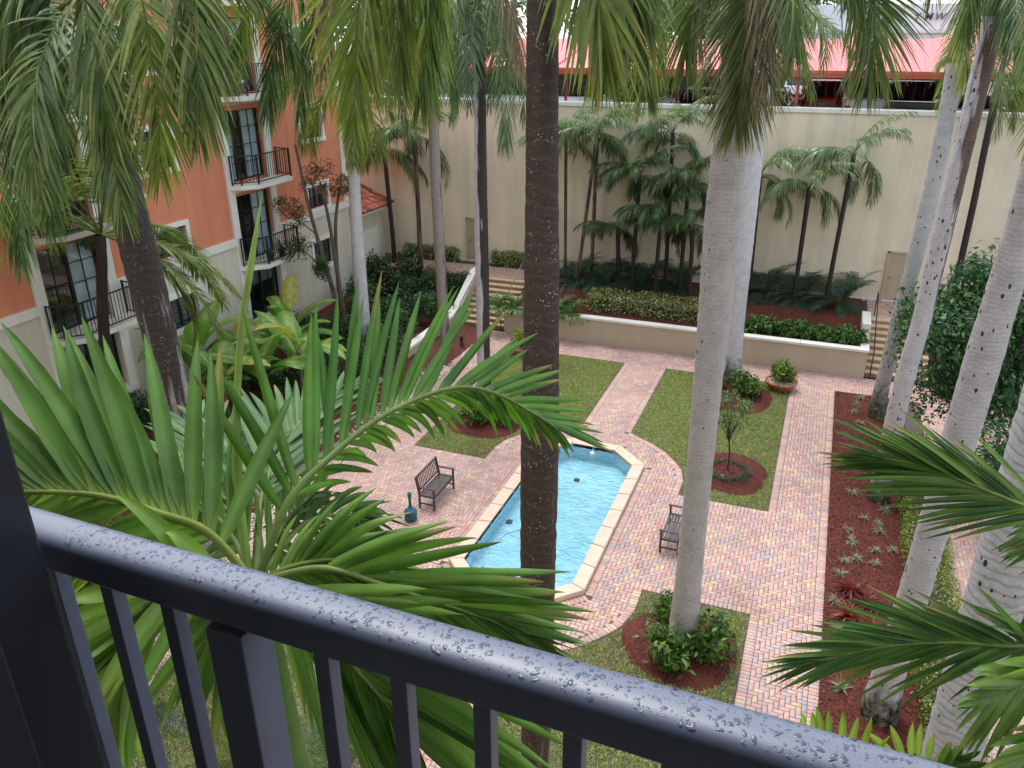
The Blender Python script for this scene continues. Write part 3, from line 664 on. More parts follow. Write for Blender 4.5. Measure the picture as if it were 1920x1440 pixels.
car('parked_car', 'silver car between the two leaning pale palm trunks', 'car', (4.75,36.9,DZ), 'sedan', S(188,194,204))
car('suv', 'grey green sport utility vehicle behind the slender dark palm', 'car', (6.75,37.0,DZ), 'suv', S(96,104,100))

# ---- building beyond the car park, with its roof sign
wb = thing('white_building', 'white building beyond the carport carrying dark capital letters', 'building', (5, 60, 7.9))
wbm = stucco('bright_white_render', S(224,228,234), .04)
MB().box(-14, 0, 0, 26, 12, 5.2).build('wall', wbm, wb)
MB().box(-14.2, -.2, 3.55, 26.2, -.002, 3.75).build('ledge', M['trim'], wb)
for k in range(20): 
    f = MB().box(-13.4+k*2, -.06, 1.2, -11.9+k*2, -.003, 3.2).build('window', M['frame_dark'], wb); MB().box(-13.3+k*2, -.09, 1.3, -12.0+k*2, -.061, 3.1).build('pane', glassm, f)
sg = thing('roof_sign', 'dark slanted capital letters on the white building', 'sign', (4.2, 59.9, 12.19))
letm = plain('navy_letter', S(64,66,86), .5, .1, 4, 0)
for ch, x in (('Y', -.85), ('M', -.25), ('W', .30)):
    cu = bpy.data.curves.new('letter', 'FONT'); cu.body = ch; cu.size = .56; cu.shear = .25; cu.extrude = .02; cu.offset = .008
    tmp = bpy.data.objects.new('letter_tmp', cu); C.objects.link(tmp); bpy.context.view_layer.update()
    me = bpy.data.meshes.new_from_object(tmp.evaluated_get(bpy.context.evaluated_depsgraph_get())); bpy.data.objects.remove(tmp)
    me.materials.clear(); me.materials.append(letm)
    o = link('letter', me, sg); o.location = (x, 0, 0); o.rotation_euler = (R(90), 0, 0)
# low hipped tile roof between
tr_ = thing('tiled_roof_building', 'low building with pale red tiled hip roof behind the carport', 'building', (8.6, 50, 7.9))
MB().box(-4.6, 0, 0, 6, 8, 2.9).build('wall', M['base_cream'], tr_)
pr = plain('pale_red_tile', S(206,132,118), .7, .12, 3, .2)
MB().add([(-5,-.4,2.9),(6.4,-.4,2.9),(6.4,8.4,2.9),(-5,8.4,2.9),(-1.2,4,4.4),(2.6,4,4.4)], [(0,1,5,4),(1,2,5),(2,3,4,5),(3,0,4),(3,2,1,0)]).build('roof', pr, tr_)
for k in range(30):
    x = -4.8+k*.38; t_ = min(1, max(0, min((x+5)/3.8, (6.4-x)/3.8)))
    MB().tube([(x,-.42,2.93),(x,-.4+4.4*t_,2.93+1.5*t_)], .07, 5).build('tile_row', pr, tr_)

# ================================================================== LEFT BUILDING
bl = thing('apartment_building', 'coral and cream apartment block with white trim and black balconies', 'building', (-20, 0, 0))
FL = [.85, 3.78, 6.72, 9.72, 12.7]
BAYS = [(15.4, 17.5), (23.75, 25.75), (7.0, 9.1)]
OPEN = []
for (a, b) in BAYS: OPEN += [(a, b, 1.55, 3.45, 'low')] + [(a, b, z+.06, z+2.5, 'bay') for z in FL[1:4]] + [(a, b, FL[4]+.06, 15.1, 'bay')]
for (a, b) in ((28.2, 29.6), (19.7, 21.1), (11.3, 12.7)): OPEN += [(a, b, 2.45, 3.55, 'small'), (a, b, 4.95, 5.85, 'small'), (a, b, 7.75, 8.95, 'small'), (a, b, 10.7, 11.9, 'small')]
def facade(z0, z1, m, name):
    ops = [o for o in OPEN if o[3] > z0 and o[2] < z1]
    ys = sorted({4.0, 31.2} | {v for o in ops for v in o[:2]}); zs = sorted({z0, z1} | {min(max(v, z0), z1) for o in ops for v in o[2:4]})
    mb = MB()
    for ya, yb in zip(ys[:-1], ys[1:]):
        for za, zb in zip(zs[:-1], zs[1:]):
            yc, zc = (ya+yb)/2, (za+zb)/2
            if any(o[0] < yc < o[1] and o[2] < zc < o[3] for o in ops): continue
            mb.add([(0,ya,za),(0,yb,za),(0,yb,zb),(0,ya,zb)], [(0,1,2,3)])
    for (ya, yb, za, zb, _) in ops:
        za_, zb_ = max(za, z0), min(zb, z1)
        mb.add([(0,ya,za_),(0,ya,zb_),(-.3,ya,zb_),(-.3,ya,za_)], [(0,1,2,3)]); mb.add([(0,yb,za_),(0,yb,zb_),(-.3,yb,zb_),(-.3,yb,za_)], [(3,2,1,0)])
        if za >= z0: mb.add([(0,ya,za),(0,yb,za),(-.3,yb,za),(-.3,ya,za)], [(3,2,1,0)])
        if zb <= z1: mb.add([(0,ya,zb),(0,yb,zb),(-.3,yb,zb),(-.3,ya,zb)], [(0,1,2,3)])
    mb.build(name, m, bl)
facade(0, 4.6, M['base_cream'], 'lower_wall'); facade(4.6, 17, M['coral'], 'upper_wall')
MB().add([(0,31.2,0),(-9,31.2,0),(-9,31.2,17),(0,31.2,17)], [(0,1,2,3)]).build('end_wall', M['coral'], bl)
MB().add([(0,4,17),(0,31.2,17),(-9,31.2,17),(-9,4,17)], [(0,1,2,3)]).build('roof', M['trim'], bl)
# white string course, broken by the window bays, and the bay surrounds
segs = [(4.0, 6.65), (9.45, 15.05), (17.85, 23.4), (26.1, 31.2)]
for a, b in segs: MB().box(.001, a, 4.56, .07, b, 4.84).build('string_course', M['trim'], bl)
MB().box(.001, 31.201-.3, 4.841, .03, 31.2, 17).build('corner_trim', M['trim'], bl)
for (a, b) in BAYS:
    for yy in (a-.35, b+.02): MB().box(.001, yy, 1.2, .09, yy+.33, 15.4).build('pilaster', M['trim'], bl)
    for z in FL[1:4]: MB().box(.001, a-.018, z-.32, .08, b+.018, z-.12).build('lintel', M['soffit'], bl)
    MB().box(.001, a-.35, 1.2, .12, b+.35, 1.5).build('sill', M['trim'], bl)
gm, nt, p_ = mat('window_glass'); nt.nodes.remove(p_); out = nt.nodes['Material Output']
t1 = N(nt, 'ShaderNodeBsdfTransparent'); t1.inputs[0].default_value = (.88,.93,.95,1); g1 = N(nt, 'ShaderNodeBsdfGlossy'); g1.inputs['Roughness'].default_value = .03
ms = N(nt, 'ShaderNodeMixShader'); nt.links.new(schlick(nt, .08), ms.inputs[0]); nt.links.new(t1.outputs[0], ms.inputs[1]); nt.links.new(g1.outputs[0], ms.inputs[2]); nt.links.new(ms.outputs[0], out.inputs[0])
M['glass'] = gm
def curtain(y0, y1, z0, z1, m, win, pinch=0.0):
    n = 26; vs = []; fs = []
    for i in range(n+1):
        y = y0+(y1-y0)*i/n
        for z, q in ((z0, 1), (z0+(z1-z0)*.35, 1-pinch), (z1, 1)):
            vs.append((-.245+.022*math.sin(i*1.7), (y if pinch >= 0 else y1-(y1-y)) if q == 1 else y0+(y-y0)*q, z))
    for i in range(n):
        for k in range(2): fs.append((i*3+k, (i+1)*3+k, (i+1)*3+k+1, i*3+k+1))
    MB().add(vs, fs).build('curtain', m, win, smooth=True)
for oi, (a, b, z0, z1, kind) in enumerate(OPEN):
    r_ = random.Random(oi)
    fwid = .055; f = MB().box(-.2, a, z0, -.12, a+fwid, z1); f.box(-.2, b-fwid, z0, -.12, b, z1); f.box(-.199, a+fwid, z0, -.121, b-fwid, z0+fwid); f.box(-.199, a+fwid, z1-fwid, -.121, b-fwid, z1)
    mid = (a+b)/2; f.box(-.198, mid-.05, z0+fwid, -.122, mid+.05, z1-fwid)
    win = f.build('window', M['frame_dark'], bl)
    mu = MB()
    cols_ = ([a+(mid-a)*.52], [mid+(b-mid)*.48])
    for l_ in cols_:
        for y in l_: mu.box(-.178, y-.012, z0+fwid, -.142, y+.012, z1-fwid)
    nr = {'bay': 4, 'low': 3, 'small': 2}[kind]
    for q in range(1, nr): z = z0+(z1-z0)*q/nr; mu.box(-.177, a+fwid, z-.012, -.143, b-fwid, z+.012)
    mu.build('muntin', M['frame_dark'], win)
    MB().box(-.165, a+fwid, z0+fwid, -.155, b-fwid, z1-fwid).build('pane', M['glass'], win)
    rm = MB().add([(-.3,a,z0),(-.3,b,z0),(-.3,b,z1),(-.3,a,z1),(-1.6,a-.3,z0),(-1.6,b+.3,z0),(-1.6,b+.3,z1),(-1.6,a-.3,z1)], [(4,5,6,7),(0,1,5,4),(1,2,6,5),(2,3,7,6),(3,0,4,7)]); rm.build('room_interior', M['dark_room'], win)
    if kind == 'bay':
        if r_.random() < .9: curtain(mid+.08, b-.06, z0+.03, z1-.05, M['curtain'], win, .35 if z0 > 9 else 0)
        if r_.random() < .65: curtain(a+.06, a+(mid-a)*.55, z0+.03, z1-.05, M['curtain'], win, .5 if z0 > 9 else 0)
    elif kind == 'small':
        for q in range(14): 
            pass
        MB().box(-.36, a+.05, z0+(z1-z0)*r_.choice((.1,.45)), -.33, b-.05, z1-.04).build('blind', M['blind'], win)
        sr_ = .16
        MB().box(.001, a-sr_, z0-.0, .06, a-.0, z1).build('surround', M['trim'], bl); MB().box(.001, b+.0, z0, .06, b+sr_, z1).build('surround', M['trim'], bl)
        MB().box(.001, a-sr_, z1+.0, .065, b+sr_, z1+sr_).build('surround', M['trim'], bl); MB().box(.001, a-sr_-.03, z0-.16, .1, b+sr_+.03, z0).build('sill', M['trim'], bl)
    else:
        MB().box(-.36, a+.05, z0+(z1-z0)*.62, -.33, b-.05, z1-.04).build('blind', M['blind'], win)
def balcony(a, b, z):
    pl_ = [(0.0, a-.12), (.5, a+.05), (.72, a+.4), (.72, b+.28), (.0, b+.42)]
    pl_ = [(.0, a-.3), (.35, a-.12), (.78, a+.35), (.78, b+.40), (.0, b+.48)]
    s_ = MB().prism([(x+.092, y) for x, y in pl_], z-.16, z).build('balcony', M['trim'], bl, bevel=.012)
    rl = MB(); q = [(.10, a-.22), (.37, a-.06), (.76, a+.40), (.76, b+.33), (.10, b+.40)]; bal = MB()
    for (x0, y0), (x1, y1) in zip(q[:-1], q[1:]):
        rl.beam((x0+.09,y0,z+1.02), (x1+.09,y1,z+1.02), .05, .035); rl.beam((x0+.09,y0,z+.1), (x1+.09,y1,z+.1), .03, .03)
        Ln = math.hypot(x1-x0, y1-y0); k = max(1, int(Ln/.115))
        for i in range(k):
            t_ = (i+.5)/k; x = x0+(x1-x0)*t_+.09; y = y0+(y1-y0)*t_; bal.box(x-.008, y-.008, z+.1, x+.008, y+.008, z+1.02)
    for (x, y) in q: rl.box(x+.09-.022, y-.022, z, x+.09+.022, y+.022, z+1.05)
    rl.build('guard_rail', M['iron'], s_); stuff(bal.build('guard_bars', M['iron'], s_))
for (a, b) in BAYS:
    for z in FL[1:]: balcony(a, b, z)
# ---- lean-to with clay tiles
an = thing('annex', 'small cream annex with clay tile roof at the end of the coral block', 'building', (-20, 31.2, 0))
MB().box(-5, .002, 0, -.02, 2.9, 4.05).build('wall', M['base_cream'], an)
MB().box(-.019, .9, .9, .0, 2.4, 3.2).build('recessed_panel', M['trim'], an)
MB().box(-5, .004, 4.05, .38, 3.25, 4.12).build('soffit', M['soffit'], an); MB().box(.38, .004, 4.02, .42, 3.28, 4.16).build('fascia', M['soffit'], an)
rf = MB().add([(.45,.0,4.14),(.45,3.3,4.14),(-4,3.3,5.9),(-4,.0,5.9)], [(0,1,2,3)]).build('roof', fascia_m, an)
tcols = [SA(196,110,84), SA(172,92,74), SA(150,86,78), SA(206,134,108), SA(120,72,70)]
tm = []
for c_ in tcols:
    mb = MB(); n_ = 6; vs = []
    for x_, sc in ((0, 1.0), (-.46, .82)):
        for i in range(n_+1):
            a_ = math.pi*i/n_; vs.append((x_, -math.cos(a_)*.115*sc, math.sin(a_)*.095*sc+.01*(x_ == 0)))
    mb.add(vs, [(i, i+1, i+n_+2, i+n_+1) for i in range(n_)]+[tuple(range(n_, -1, -1))], c_)
    o_ = mb.build('tile', M['tile']); tm.append(o_.data); bpy.data.objects.remove(o_)
sl = math.atan2(1.76, 4.45)
for i in range(10):
    for j in range(14):
        o_ = link('tile', random.choice(tm), rf); d_ = i*.42
        o_.location = (.5-d_*math.cos(sl), .12+j*.235, 4.17+d_*math.sin(sl)); o_.rotation_euler = (0, sl, random.uniform(-.02, .02))
# ================================================================== PLANT BUILDERS
Z3 = np.array([0, 0, 1.])
def nrm(a): return a/np.maximum(np.linalg.norm(a, axis=-1, keepdims=True), 1e-9)
def crom(P, n):
    P = np.asarray(P, float); P = np.vstack([2*P[0]-P[1], P, 2*P[-1]-P[-2]]); k = len(P)-3; out = []
    for t in np.linspace(0, k-1e-6, n):
        i = int(t); u = t-i; a, b, c, d = P[i:i+4]
        out.append(.5*((2*b)+(c-a)*u+(2*a-5*b+4*c-d)*u*u+(3*b-a-3*c+d)*u**3))
    return np.array(out)
def ring_tube(path, rad, n, col):
    path = np.asarray(path, float); T = nrm(np.gradient(path, axis=0)); ref = np.array([.31, .95, .07])
    s = nrm(np.cross(T, ref)); u = np.cross(s, T); a = np.arange(n)*2*np.pi/n
    V = path[:,None]+(s[:,None]*np.cos(a)[None,:,None]+u[:,None]*np.sin(a)[None,:,None])*np.asarray(rad)[:,None,None]
    k = len(path); i = np.arange(k-1)[:,None]*n; j = np.arange(n)[None]; j2 = (j+1) % n
    Q = np.stack([i+j, i+j2, i+n+j2, i+n+j], -1).reshape(-1, 4)
    return V.reshape(-1, 3), Q, np.repeat(np.asarray(col)[None], k*n, 0)
class Acc:
    def __init__(s): s.V = []; s.Q = []; s.c = []; s.n = 0
    def add(s, V, Q, c): s.V.append(V); s.Q.append(np.asarray(Q)+s.n); s.c.append(c); s.n += len(V)
    def out(s): return np.vstack(s.V), np.vstack(s.Q), np.vstack(s.c)
    def build(s, name, m, parent): return fast(name, *s.out()[:2], m, parent, s.out()[2])
LP = ([0, .15, .45, .8, 1], [.55, .85, 1, .72, .38])
def leaflets(path, nl, L, wd, a0=62, a1=20, droop=.45, plum=.25, vee=.2, seg=5, fold=0.0, c1=(.05,.1,.03), c2=(.1,.16,.05), tipc=None, ptip=.15, t0=.15, side=None, prof=LP, sides=(-1, 1), jit=.1, bare=0.0, bow=.03):
    path = np.asarray(path); k = len(path); T = nrm(np.gradient(path, axis=0))
    if side is None:
        h = path[k//2]-path[0]; h[2] = 0
        if np.linalg.norm(h) < .05: h = np.array([.3, 1, 0])
        side = np.cross(nrm(h), Z3)
    side = nrm(np.asarray(side, float))
    Nn = nrm(np.cross(np.broadcast_to(side, T.shape), T)); Sd = np.cross(T, Nn)
    res = []
    for sg in sides:
        t = t0+(1-t0)*(np.arange(nl)+.5+rng.uniform(-.3, .3, nl))/nl; t = np.clip(t, 0, .999)
        if bare: t = t[rng.uniform(0, 1, len(t)) > bare]
        n = len(t); f = t*(k-1); i = f.astype(int); u = (f-i)[:,None]; i2 = np.minimum(i+1, k-1)
        b = path[i]*(1-u)+path[i2]*u; Ti, Ni, Si = T[i], Nn[i], Sd[i]
        a = np.radians(a0+(a1-a0)*t+rng.normal(0, 4, n))[:,None]; e = (vee+rng.normal(0, plum, n))[:,None]
        d0 = np.cos(a)*Ti+np.sin(a)*(sg*np.cos(e)*Si+np.sin(e)*Ni)
        Li = (L*np.interp(t, *prof)*rng.uniform(1-jit, 1+jit, n))[:,None,None]
        s = np.linspace(0, 1, seg+1); wp = np.interp(s, [0, .1, .35, .7, .9, 1], [.35, .8, 1, .72, .35, .03])
        dr = (droop*rng.uniform(.6, 1.35, n))[:,None,None]
        sn = s[None,:,None]; bw = rng.normal(0, bow, n)[:,None,None]; p = b[:,None]+Li*(sn*d0[:,None]-dr*sn*sn*Z3+bw*sn*sn*Ti[:,None])/(1+.35*dr*sn)
        d = nrm(d0[:,None]-2*dr*sn*Z3); W = nrm(Ti[:,None]-np.sum(Ti[:,None]*d, -1, keepdims=True)*d+1e-6)
        wv = W*(wd/2*np.sqrt(np.interp(t, *prof)))[:,None,None]*wp[None,:,None]
        if fold:
            nn = np.cross(d, W); wl = np.linalg.norm(wv, axis=-1, keepdims=True); tw_ = (rng.normal(0, .16, n)[:,None,None])*sn; wv = wv*np.cos(tw_)+nn*wl*np.sin(tw_)
            V = np.stack([p-wv+nn*fold*wl, p-wv*.55+nn*fold*wl*.42, p, p+wv*.55+nn*fold*wl*.42, p+wv+nn*fold*wl], 2)
        else: V = np.stack([p-wv, p+wv], 2)
        c = np.asarray(c1)+(np.asarray(c2)-np.asarray(c1))*rng.uniform(0, 1, (n, 1)); cc = np.repeat(np.repeat(c[:,None,None], seg+1, 1), V.shape[2], 2)*rng.uniform(.85, 1.15, (n, 1, 1, 1))
        if tipc is not None:
            m = rng.uniform(0, 1, n) < ptip; q = np.clip((s-.62)/.38, 0, 1)[None,:,None,None]; cc[m] = cc[m]*(1-q)+np.asarray(tipc)*q
        res.append((V, cc))
    return res
def leaf_faces(n, seg, ac):
    q = []
    for i in range(seg):
        for j in range(ac-1): q.append((i*ac+j, i*ac+j+1, (i+1)*ac+j+1, (i+1)*ac+j))
    return (np.arange(n)[:,None,None]*((seg+1)*ac)+np.array(q)[None]).reshape(-1, 4)
def add_frond(acc, path, rr=.022, rcol=(.16,.2,.06), **kw):
    for V, cc in leaflets(path, **kw):
        n, s1, ac, _ = V.shape
        if n: acc.add(V.reshape(-1, 3), leaf_faces(n, s1-1, ac), cc.reshape(-1, 3))
    k = len(path); acc.add(*ring_tube(path, np.linspace(rr, rr*.18, k), 5, rcol))
def arc_path(o, az, el, Ln, bend, n=26, pw=1.35, tw=0.0):
    p = np.array(o, float); out = [p.copy()]; ds = Ln/(n-1)
    for i in range(1, n):
        e = el-bend*(i/(n-1))**pw; a = az+tw*(i/(n-1)); p = p+ds*np.array([math.cos(e)*math.cos(a), math.cos(e)*math.sin(a), math.sin(e)]); out.append(p.copy())
    return np.array(out)
def trunk(t, pts, m, n=20, dens=.12, wob=.018, name='trunk'):
    pts = sorted(pts, key=lambda q: q[2]); A = np.array(pts, float); o = np.array(t.location)
    zt = np.linspace(A[0,2], A[-1,2], max(6, int((A[-1,2]-A[0,2])/dens)))
    X = np.interp(zt, A[:,2], A[:,0]); Y = np.interp(zt, A[:,2], A[:,1]); Rr = np.interp(zt, A[:,2], A[:,3])
    ks = 5
    def sm(v): return np.convolve(np.pad(v, ks, mode='edge'), np.ones(2*ks+1)/(2*ks+1), 'valid')
    X, Y, Rr = sm(X), sm(Y), sm(Rr); Rr = Rr*(1+wob*np.sin(zt*31)+rng.normal(0, wob*.6, len(zt)))
    V, Q, c = ring_tube(np.stack([X, Y, zt], 1)-o, Rr, n, (1,1,1))
    return fast(name, V, Q, m, t, smooth=True)
# palette (real leaf colours)
G_ROY = dict(c1=SA(68,98,54), c2=SA(134,152,92)); G_DK = dict(c1=SA(56,86,60), c2=SA(108,136,94)); G_BR = dict(c1=SA(84,114,48), c2=SA(150,160,78)); G_SIL = dict(c1=SA(74,104,84), c2=SA(136,158,126)); G_DEAD = dict(c1=SA(116,98,84), c2=SA(164,146,128))
TIP = SA(176,152,72); BROWN = SA(128,98,68)
def royal(name, label, pts, ctop, m, nf=12, feats=(), seed=0, Ln=3.3, shaft=1.5, shaft_col=None, shaft_r=None, lo=-.6, hi=1.25, leaf=.85, wd=.034, nl=70, base_z=0.0, pal=G_ROY, group='royal palms in the court', cat='palm tree', azs=None, lfkw={}):
    pts = sorted(pts, key=lambda q: q[2]); b = pts[0]; t = thing(name, label, cat, (b[0], b[1], base_z), group)
    r_ = random.Random(seed); lst = list(pts)
    if lst[0][2] > base_z+.05: lst.insert(0, (b[0], b[1], base_z-.05, b[3]*1.25))
    tz = ctop-shaft
    if lst[-1][2] < tz: lst.append((lst[-1][0], lst[-1][1], tz, lst[-1][3]*.92))
    lst = [q for q in lst if q[2] <= tz+.01]
    trunk(t, [(q[0], q[1], q[2], q[3]*.95) for q in lst], m); o = np.array(t.location); top = np.array(lst[-1][:3])-o; sr0 = shaft_r or lst[-1][3]
    sp = np.array([top+np.array([0,0,-.1]), top+np.array([0,0,.3]), top+np.array([0,0,shaft*.7]), top+np.array([0,0,shaft])])
    V, Q, c = ring_tube(crom(sp, 14), np.interp(np.linspace(0,1,14), [0,.3,1], [sr0*1.03, sr0*1.1, sr0*.55]), 16, shaft_col if shaft_col is not None else SA(104,122,72))
    fast('crownshaft', V, Q, M['leaf'], t, c, smooth=True)
    cr = top+np.array([0, 0, shaft-.1])
    az_l = azs if azs is not None else [2*math.pi*i/nf*2.4 for i in range(nf)]
    for i, az in enumerate(az_l):
        q = (i+.5)/len(az_l); el = hi+(lo-hi)*q+r_.uniform(-.12, .12)
        path = arc_path(cr, az+r_.uniform(-.25, .25), el, Ln*r_.uniform(.9, 1.08), r_.uniform(1.5, 2.3) if el > .2 else r_.uniform(.8, 1.4), tw=r_.uniform(-.3, .3))
        acc = Acc(); kw = dict(nl=int(nl*1.25), L=leaf, wd=wd, droop=.55, plum=.6, vee=.1, tipc=TIP, ptip=.12); kw.update(pal); kw.update(lfkw)
        add_frond(acc, path, **kw); acc.build('frond', M['leaf'], t)
    for ft in feats:
        ft = dict(ft); P = [np.array(p)-o for p in ft.pop('path')]; path = crom([cr]+P if ft.pop('root', True) else P, 40)
        acc = Acc(); kw = dict(nl=nl, L=leaf, wd=wd, droop=.6, plum=.55, vee=.05, tipc=TIP, ptip=.2, side=(.93,.36,0)); kw.update(pal); kw.update(ft); kw['nl'] = int(kw['nl']*1.25); kw['L'] *= 1.12; kw['plum'] = max(kw['plum'], .45)
        add_frond(acc, path, **kw); acc.build('frond', M['leaf'], t)
    return t
def leaf_cloud(P, Nrm, size, cols, wr=.42, jit=.6, up=.0, var=.3):
    n = len(P); nn = nrm(Nrm+rng.normal(0, jit, (n, 3))+up*Z3); a = nrm(np.cross(nn, rng.normal(0, 1, (n, 3)))); b = np.cross(nn, a)
    a = nrm(a-.25*Z3); L = (size*rng.uniform(.65, 1.25, n))[:,None]; w_ = L*wr/2
    V = np.stack([P, P+a*L*.45+b*w_+nn*L*.06, P+a*L-nn*L*.05, P+a*L*.45-b*w_+nn*L*.06], 1)
    cols = np.asarray(cols); c = cols[rng.integers(0, len(cols), n)]*rng.uniform(1-var, 1+var, (n, 1))
    return V.reshape(-1, 3), np.arange(n*4).reshape(-1, 4), np.repeat(c, 4, 0)
def blob_points(n, rx, ry, rz, nclump=14, cl=.38, cz=None, flat=False):
    """leaf anchors on a set of clump surfaces filling an ellipsoid: uneven outline, gaps"""
    d = nrm(rng.normal(0, 1, (nclump, 3))); d[:,2] = np.abs(d[:,2]) if flat else d[:,2]
    rad = rng.uniform(.35, .8, (nclump, 1)); cen = d*rad*np.array([rx, ry, rz]); cr_ = rng.uniform(.7, 1.3, nclump)*cl
    k = rng.integers(0, nclump, n); dd = nrm(rng.normal(0, 1, (n, 3))); rr = (cr_[k]*rng.uniform(.55, 1.05, n))[:,None]
    return cen[k]+dd*rr*np.array([rx, ry, rz]), dd, cen
def shrub(name, label, cat, loc, r, n, size, cols, stems=5, group=None, m='shrubleaf', wr=.45, nclump=14, cl=.4, trunk_h=0.0, trunk_r=.03, bark='darkbark', flat=True, up=.3, jit=.5, part='foliage', var=.3):
    t = thing(name, label, cat, loc, group); rx, ry, rz = r
    P, D, cen = blob_points(n, rx, ry, rz, nclump, cl, flat=flat); off = np.array([0, 0, trunk_h+(rz*.25 if flat else rz)])
    P = P+off; ok = P[:,2] > .02; P, D = P[ok], D[ok]
    V, Q, c = leaf_cloud(P, D, size, cols, wr, jit, up, var); fast(part, V, Q, M[m], t, c)
    a = Acc(); cen = cen[:max(stems*2, 4)]+off
    if trunk_h:
        top = np.array([rng.normal(0, .04), rng.normal(0, .04), trunk_h])
        a.add(*ring_tube(crom([(0,0,-.03), tuple(top*.5+np.array([.03,.02,0])), tuple(top)], 8), np.linspace(trunk_r, trunk_r*.7, 8), 8, (1,1,1)))
    else: top = np.zeros(3)
    for q in cen: a.add(*ring_tube(crom([tuple(top*.9), tuple(top*.6+q*.4+np.array([0,0,.05*rz])), tuple(q)], 7), np.linspace(max(.008, trunk_r*.6), .004, 7), 5, (1,1,1)))
    a.build('trunk' if trunk_h else 'stem', M[bark], t)
    return t
def hedge(name, label, x0, x1, y0, y1, z0, z1, n, size, cols, cat='hedge', rz=0.0, wavy=.12, m='shrubleaf', wr=.5, group=None):
    t = thing(name, label, cat, ((x0+x1)/2, (y0+y1)/2, z0), group); hx, hy, hz = (x1-x0)/2, (y1-y0)/2, z1-z0
    u = rng.uniform(-1, 1, n); v = rng.uniform(-1, 1, n); f = rng.choice(5, n, p=np.array([hx*hy*2, hy*hz, hy*hz, hx*hz, hx*hz])/(hx*hy*2+2*hy*hz+2*hx*hz)); P = np.zeros((n, 3)); D = np.zeros((n, 3))
    a = f == 0; P[a] = np.stack([u[a]*hx, v[a]*hy, np.full(a.sum(), hz)], 1); D[a] = (0, 0, 1)
    for k, (ax, sg) in enumerate(((0,1),(0,-1),(1,1),(1,-1))):
        a = f == k+1
        if ax == 0: P[a] = np.stack([np.full(a.sum(), sg*hx), u[a]*hy, (v[a]*.5+.5)*hz], 1)
        else: P[a] = np.stack([u[a]*hx, np.full(a.sum(), sg*hy), (v[a]*.5+.5)*hz], 1)
        D[a, ax] = sg
    w_ = wavy*(np.sin(P[:,0]*3.1+1)+np.sin(P[:,1]*2.7)+np.sin(P[:,0]*7.3+P[:,1]*5.1)*.6+np.sin(P[:,2]*6))*.5
    P = P+D*w_[:,None]-D*rng.uniform(0, .14, (n, 1))+rng.normal(0, .02, (n, 3)); P[:,2] = np.maximum(P[:,2], .02)
    # round the top edges
    V, Q, c = leaf_cloud(P, D, size, cols, wr, .7, .4); fast('foliage', V, Q, M[m], t, c)
    core = MB().box(-hx+.18, -hy+.18, 0, hx-.18, hy-.18, hz-.18) if hx > .2 and hy > .2 else MB().box(-hx*.6, -hy*.6, 0, hx*.6, hy*.6, hz*.7)
    core.build('inner_branches', M['darkbark'], t, bevel=.1)
    return t
def small_palm(name, label, pts, nf, Ln, leaf, wd, pal, m, seed, base_z=1.38, nl=24, lo=-.3, hi=1.3, droop=.9, group='slender palms along the cream wall', bend=(1.2, 1.9), cat='palm tree', tipc=TIP, ptip=.2, r_rach=.014, extra=None):
    pts = sorted(pts, key=lambda q: q[2]); b = pts[0]; t = thing(name, label, cat, (b[0], b[1], base_z), group); lst = [(b[0], b[1], base_z-.05, b[3]*1.2)]+list(pts) if b[2] > base_z else list(pts)
    trunk(t, lst, m, 12, .15, .03); o = np.array(t.location); cr = np.array(lst[-1][:3])-o; r_ = random.Random(seed)
    for i in range(nf):
        el = hi+(lo-hi)*((i*.618) % 1.0)+r_.uniform(-.15, .15); az = 2.399*i+r_.uniform(-.3, .3)
        path = arc_path(cr, az, el, Ln*r_.uniform(.9, 1.2), r_.uniform(*bend), 18); acc = Acc()
        add_frond(acc, path, rr=r_rach, nl=nl, L=leaf, wd=wd, droop=droop, plum=.15, vee=.15, seg=4, tipc=tipc, ptip=ptip, a0=66, a1=30, t0=.28, **pal); acc.build('frond', M['leaf'], t)
    return t
def rosette(name, label, cat, loc, nf, Ln, leaf, wd, pal, seed, nl=18, lo=.15, hi=1.35, bend=(.9,1.5), group=None, droop=.25, tip=None, t0=.12, vee=.3):
    t = thing(name, label, cat, loc, group); r_ = random.Random(seed); acc_all = []
    for i in range(nf):
        el = lo+(hi-lo)*((i*.618) % 1.0); path = arc_path((0,0,.08), 2.399*i+r_.uniform(-.3,.3), el, Ln*r_.uniform(.75,1.15), r_.uniform(*bend), 12)
        acc = Acc(); add_frond(acc, path, rr=.008, nl=nl, L=leaf, wd=wd, droop=droop, plum=.12, vee=vee, seg=3, t0=t0, a0=72, a1=34, tipc=tip, ptip=.2, **pal); acc.build('frond', M['leaf'], t)
    MB().lathe([(.09,0),(.1,.08),(.05,.14),(.01,.16)], 8).build('stem', M['darkbark'], t)
    return t
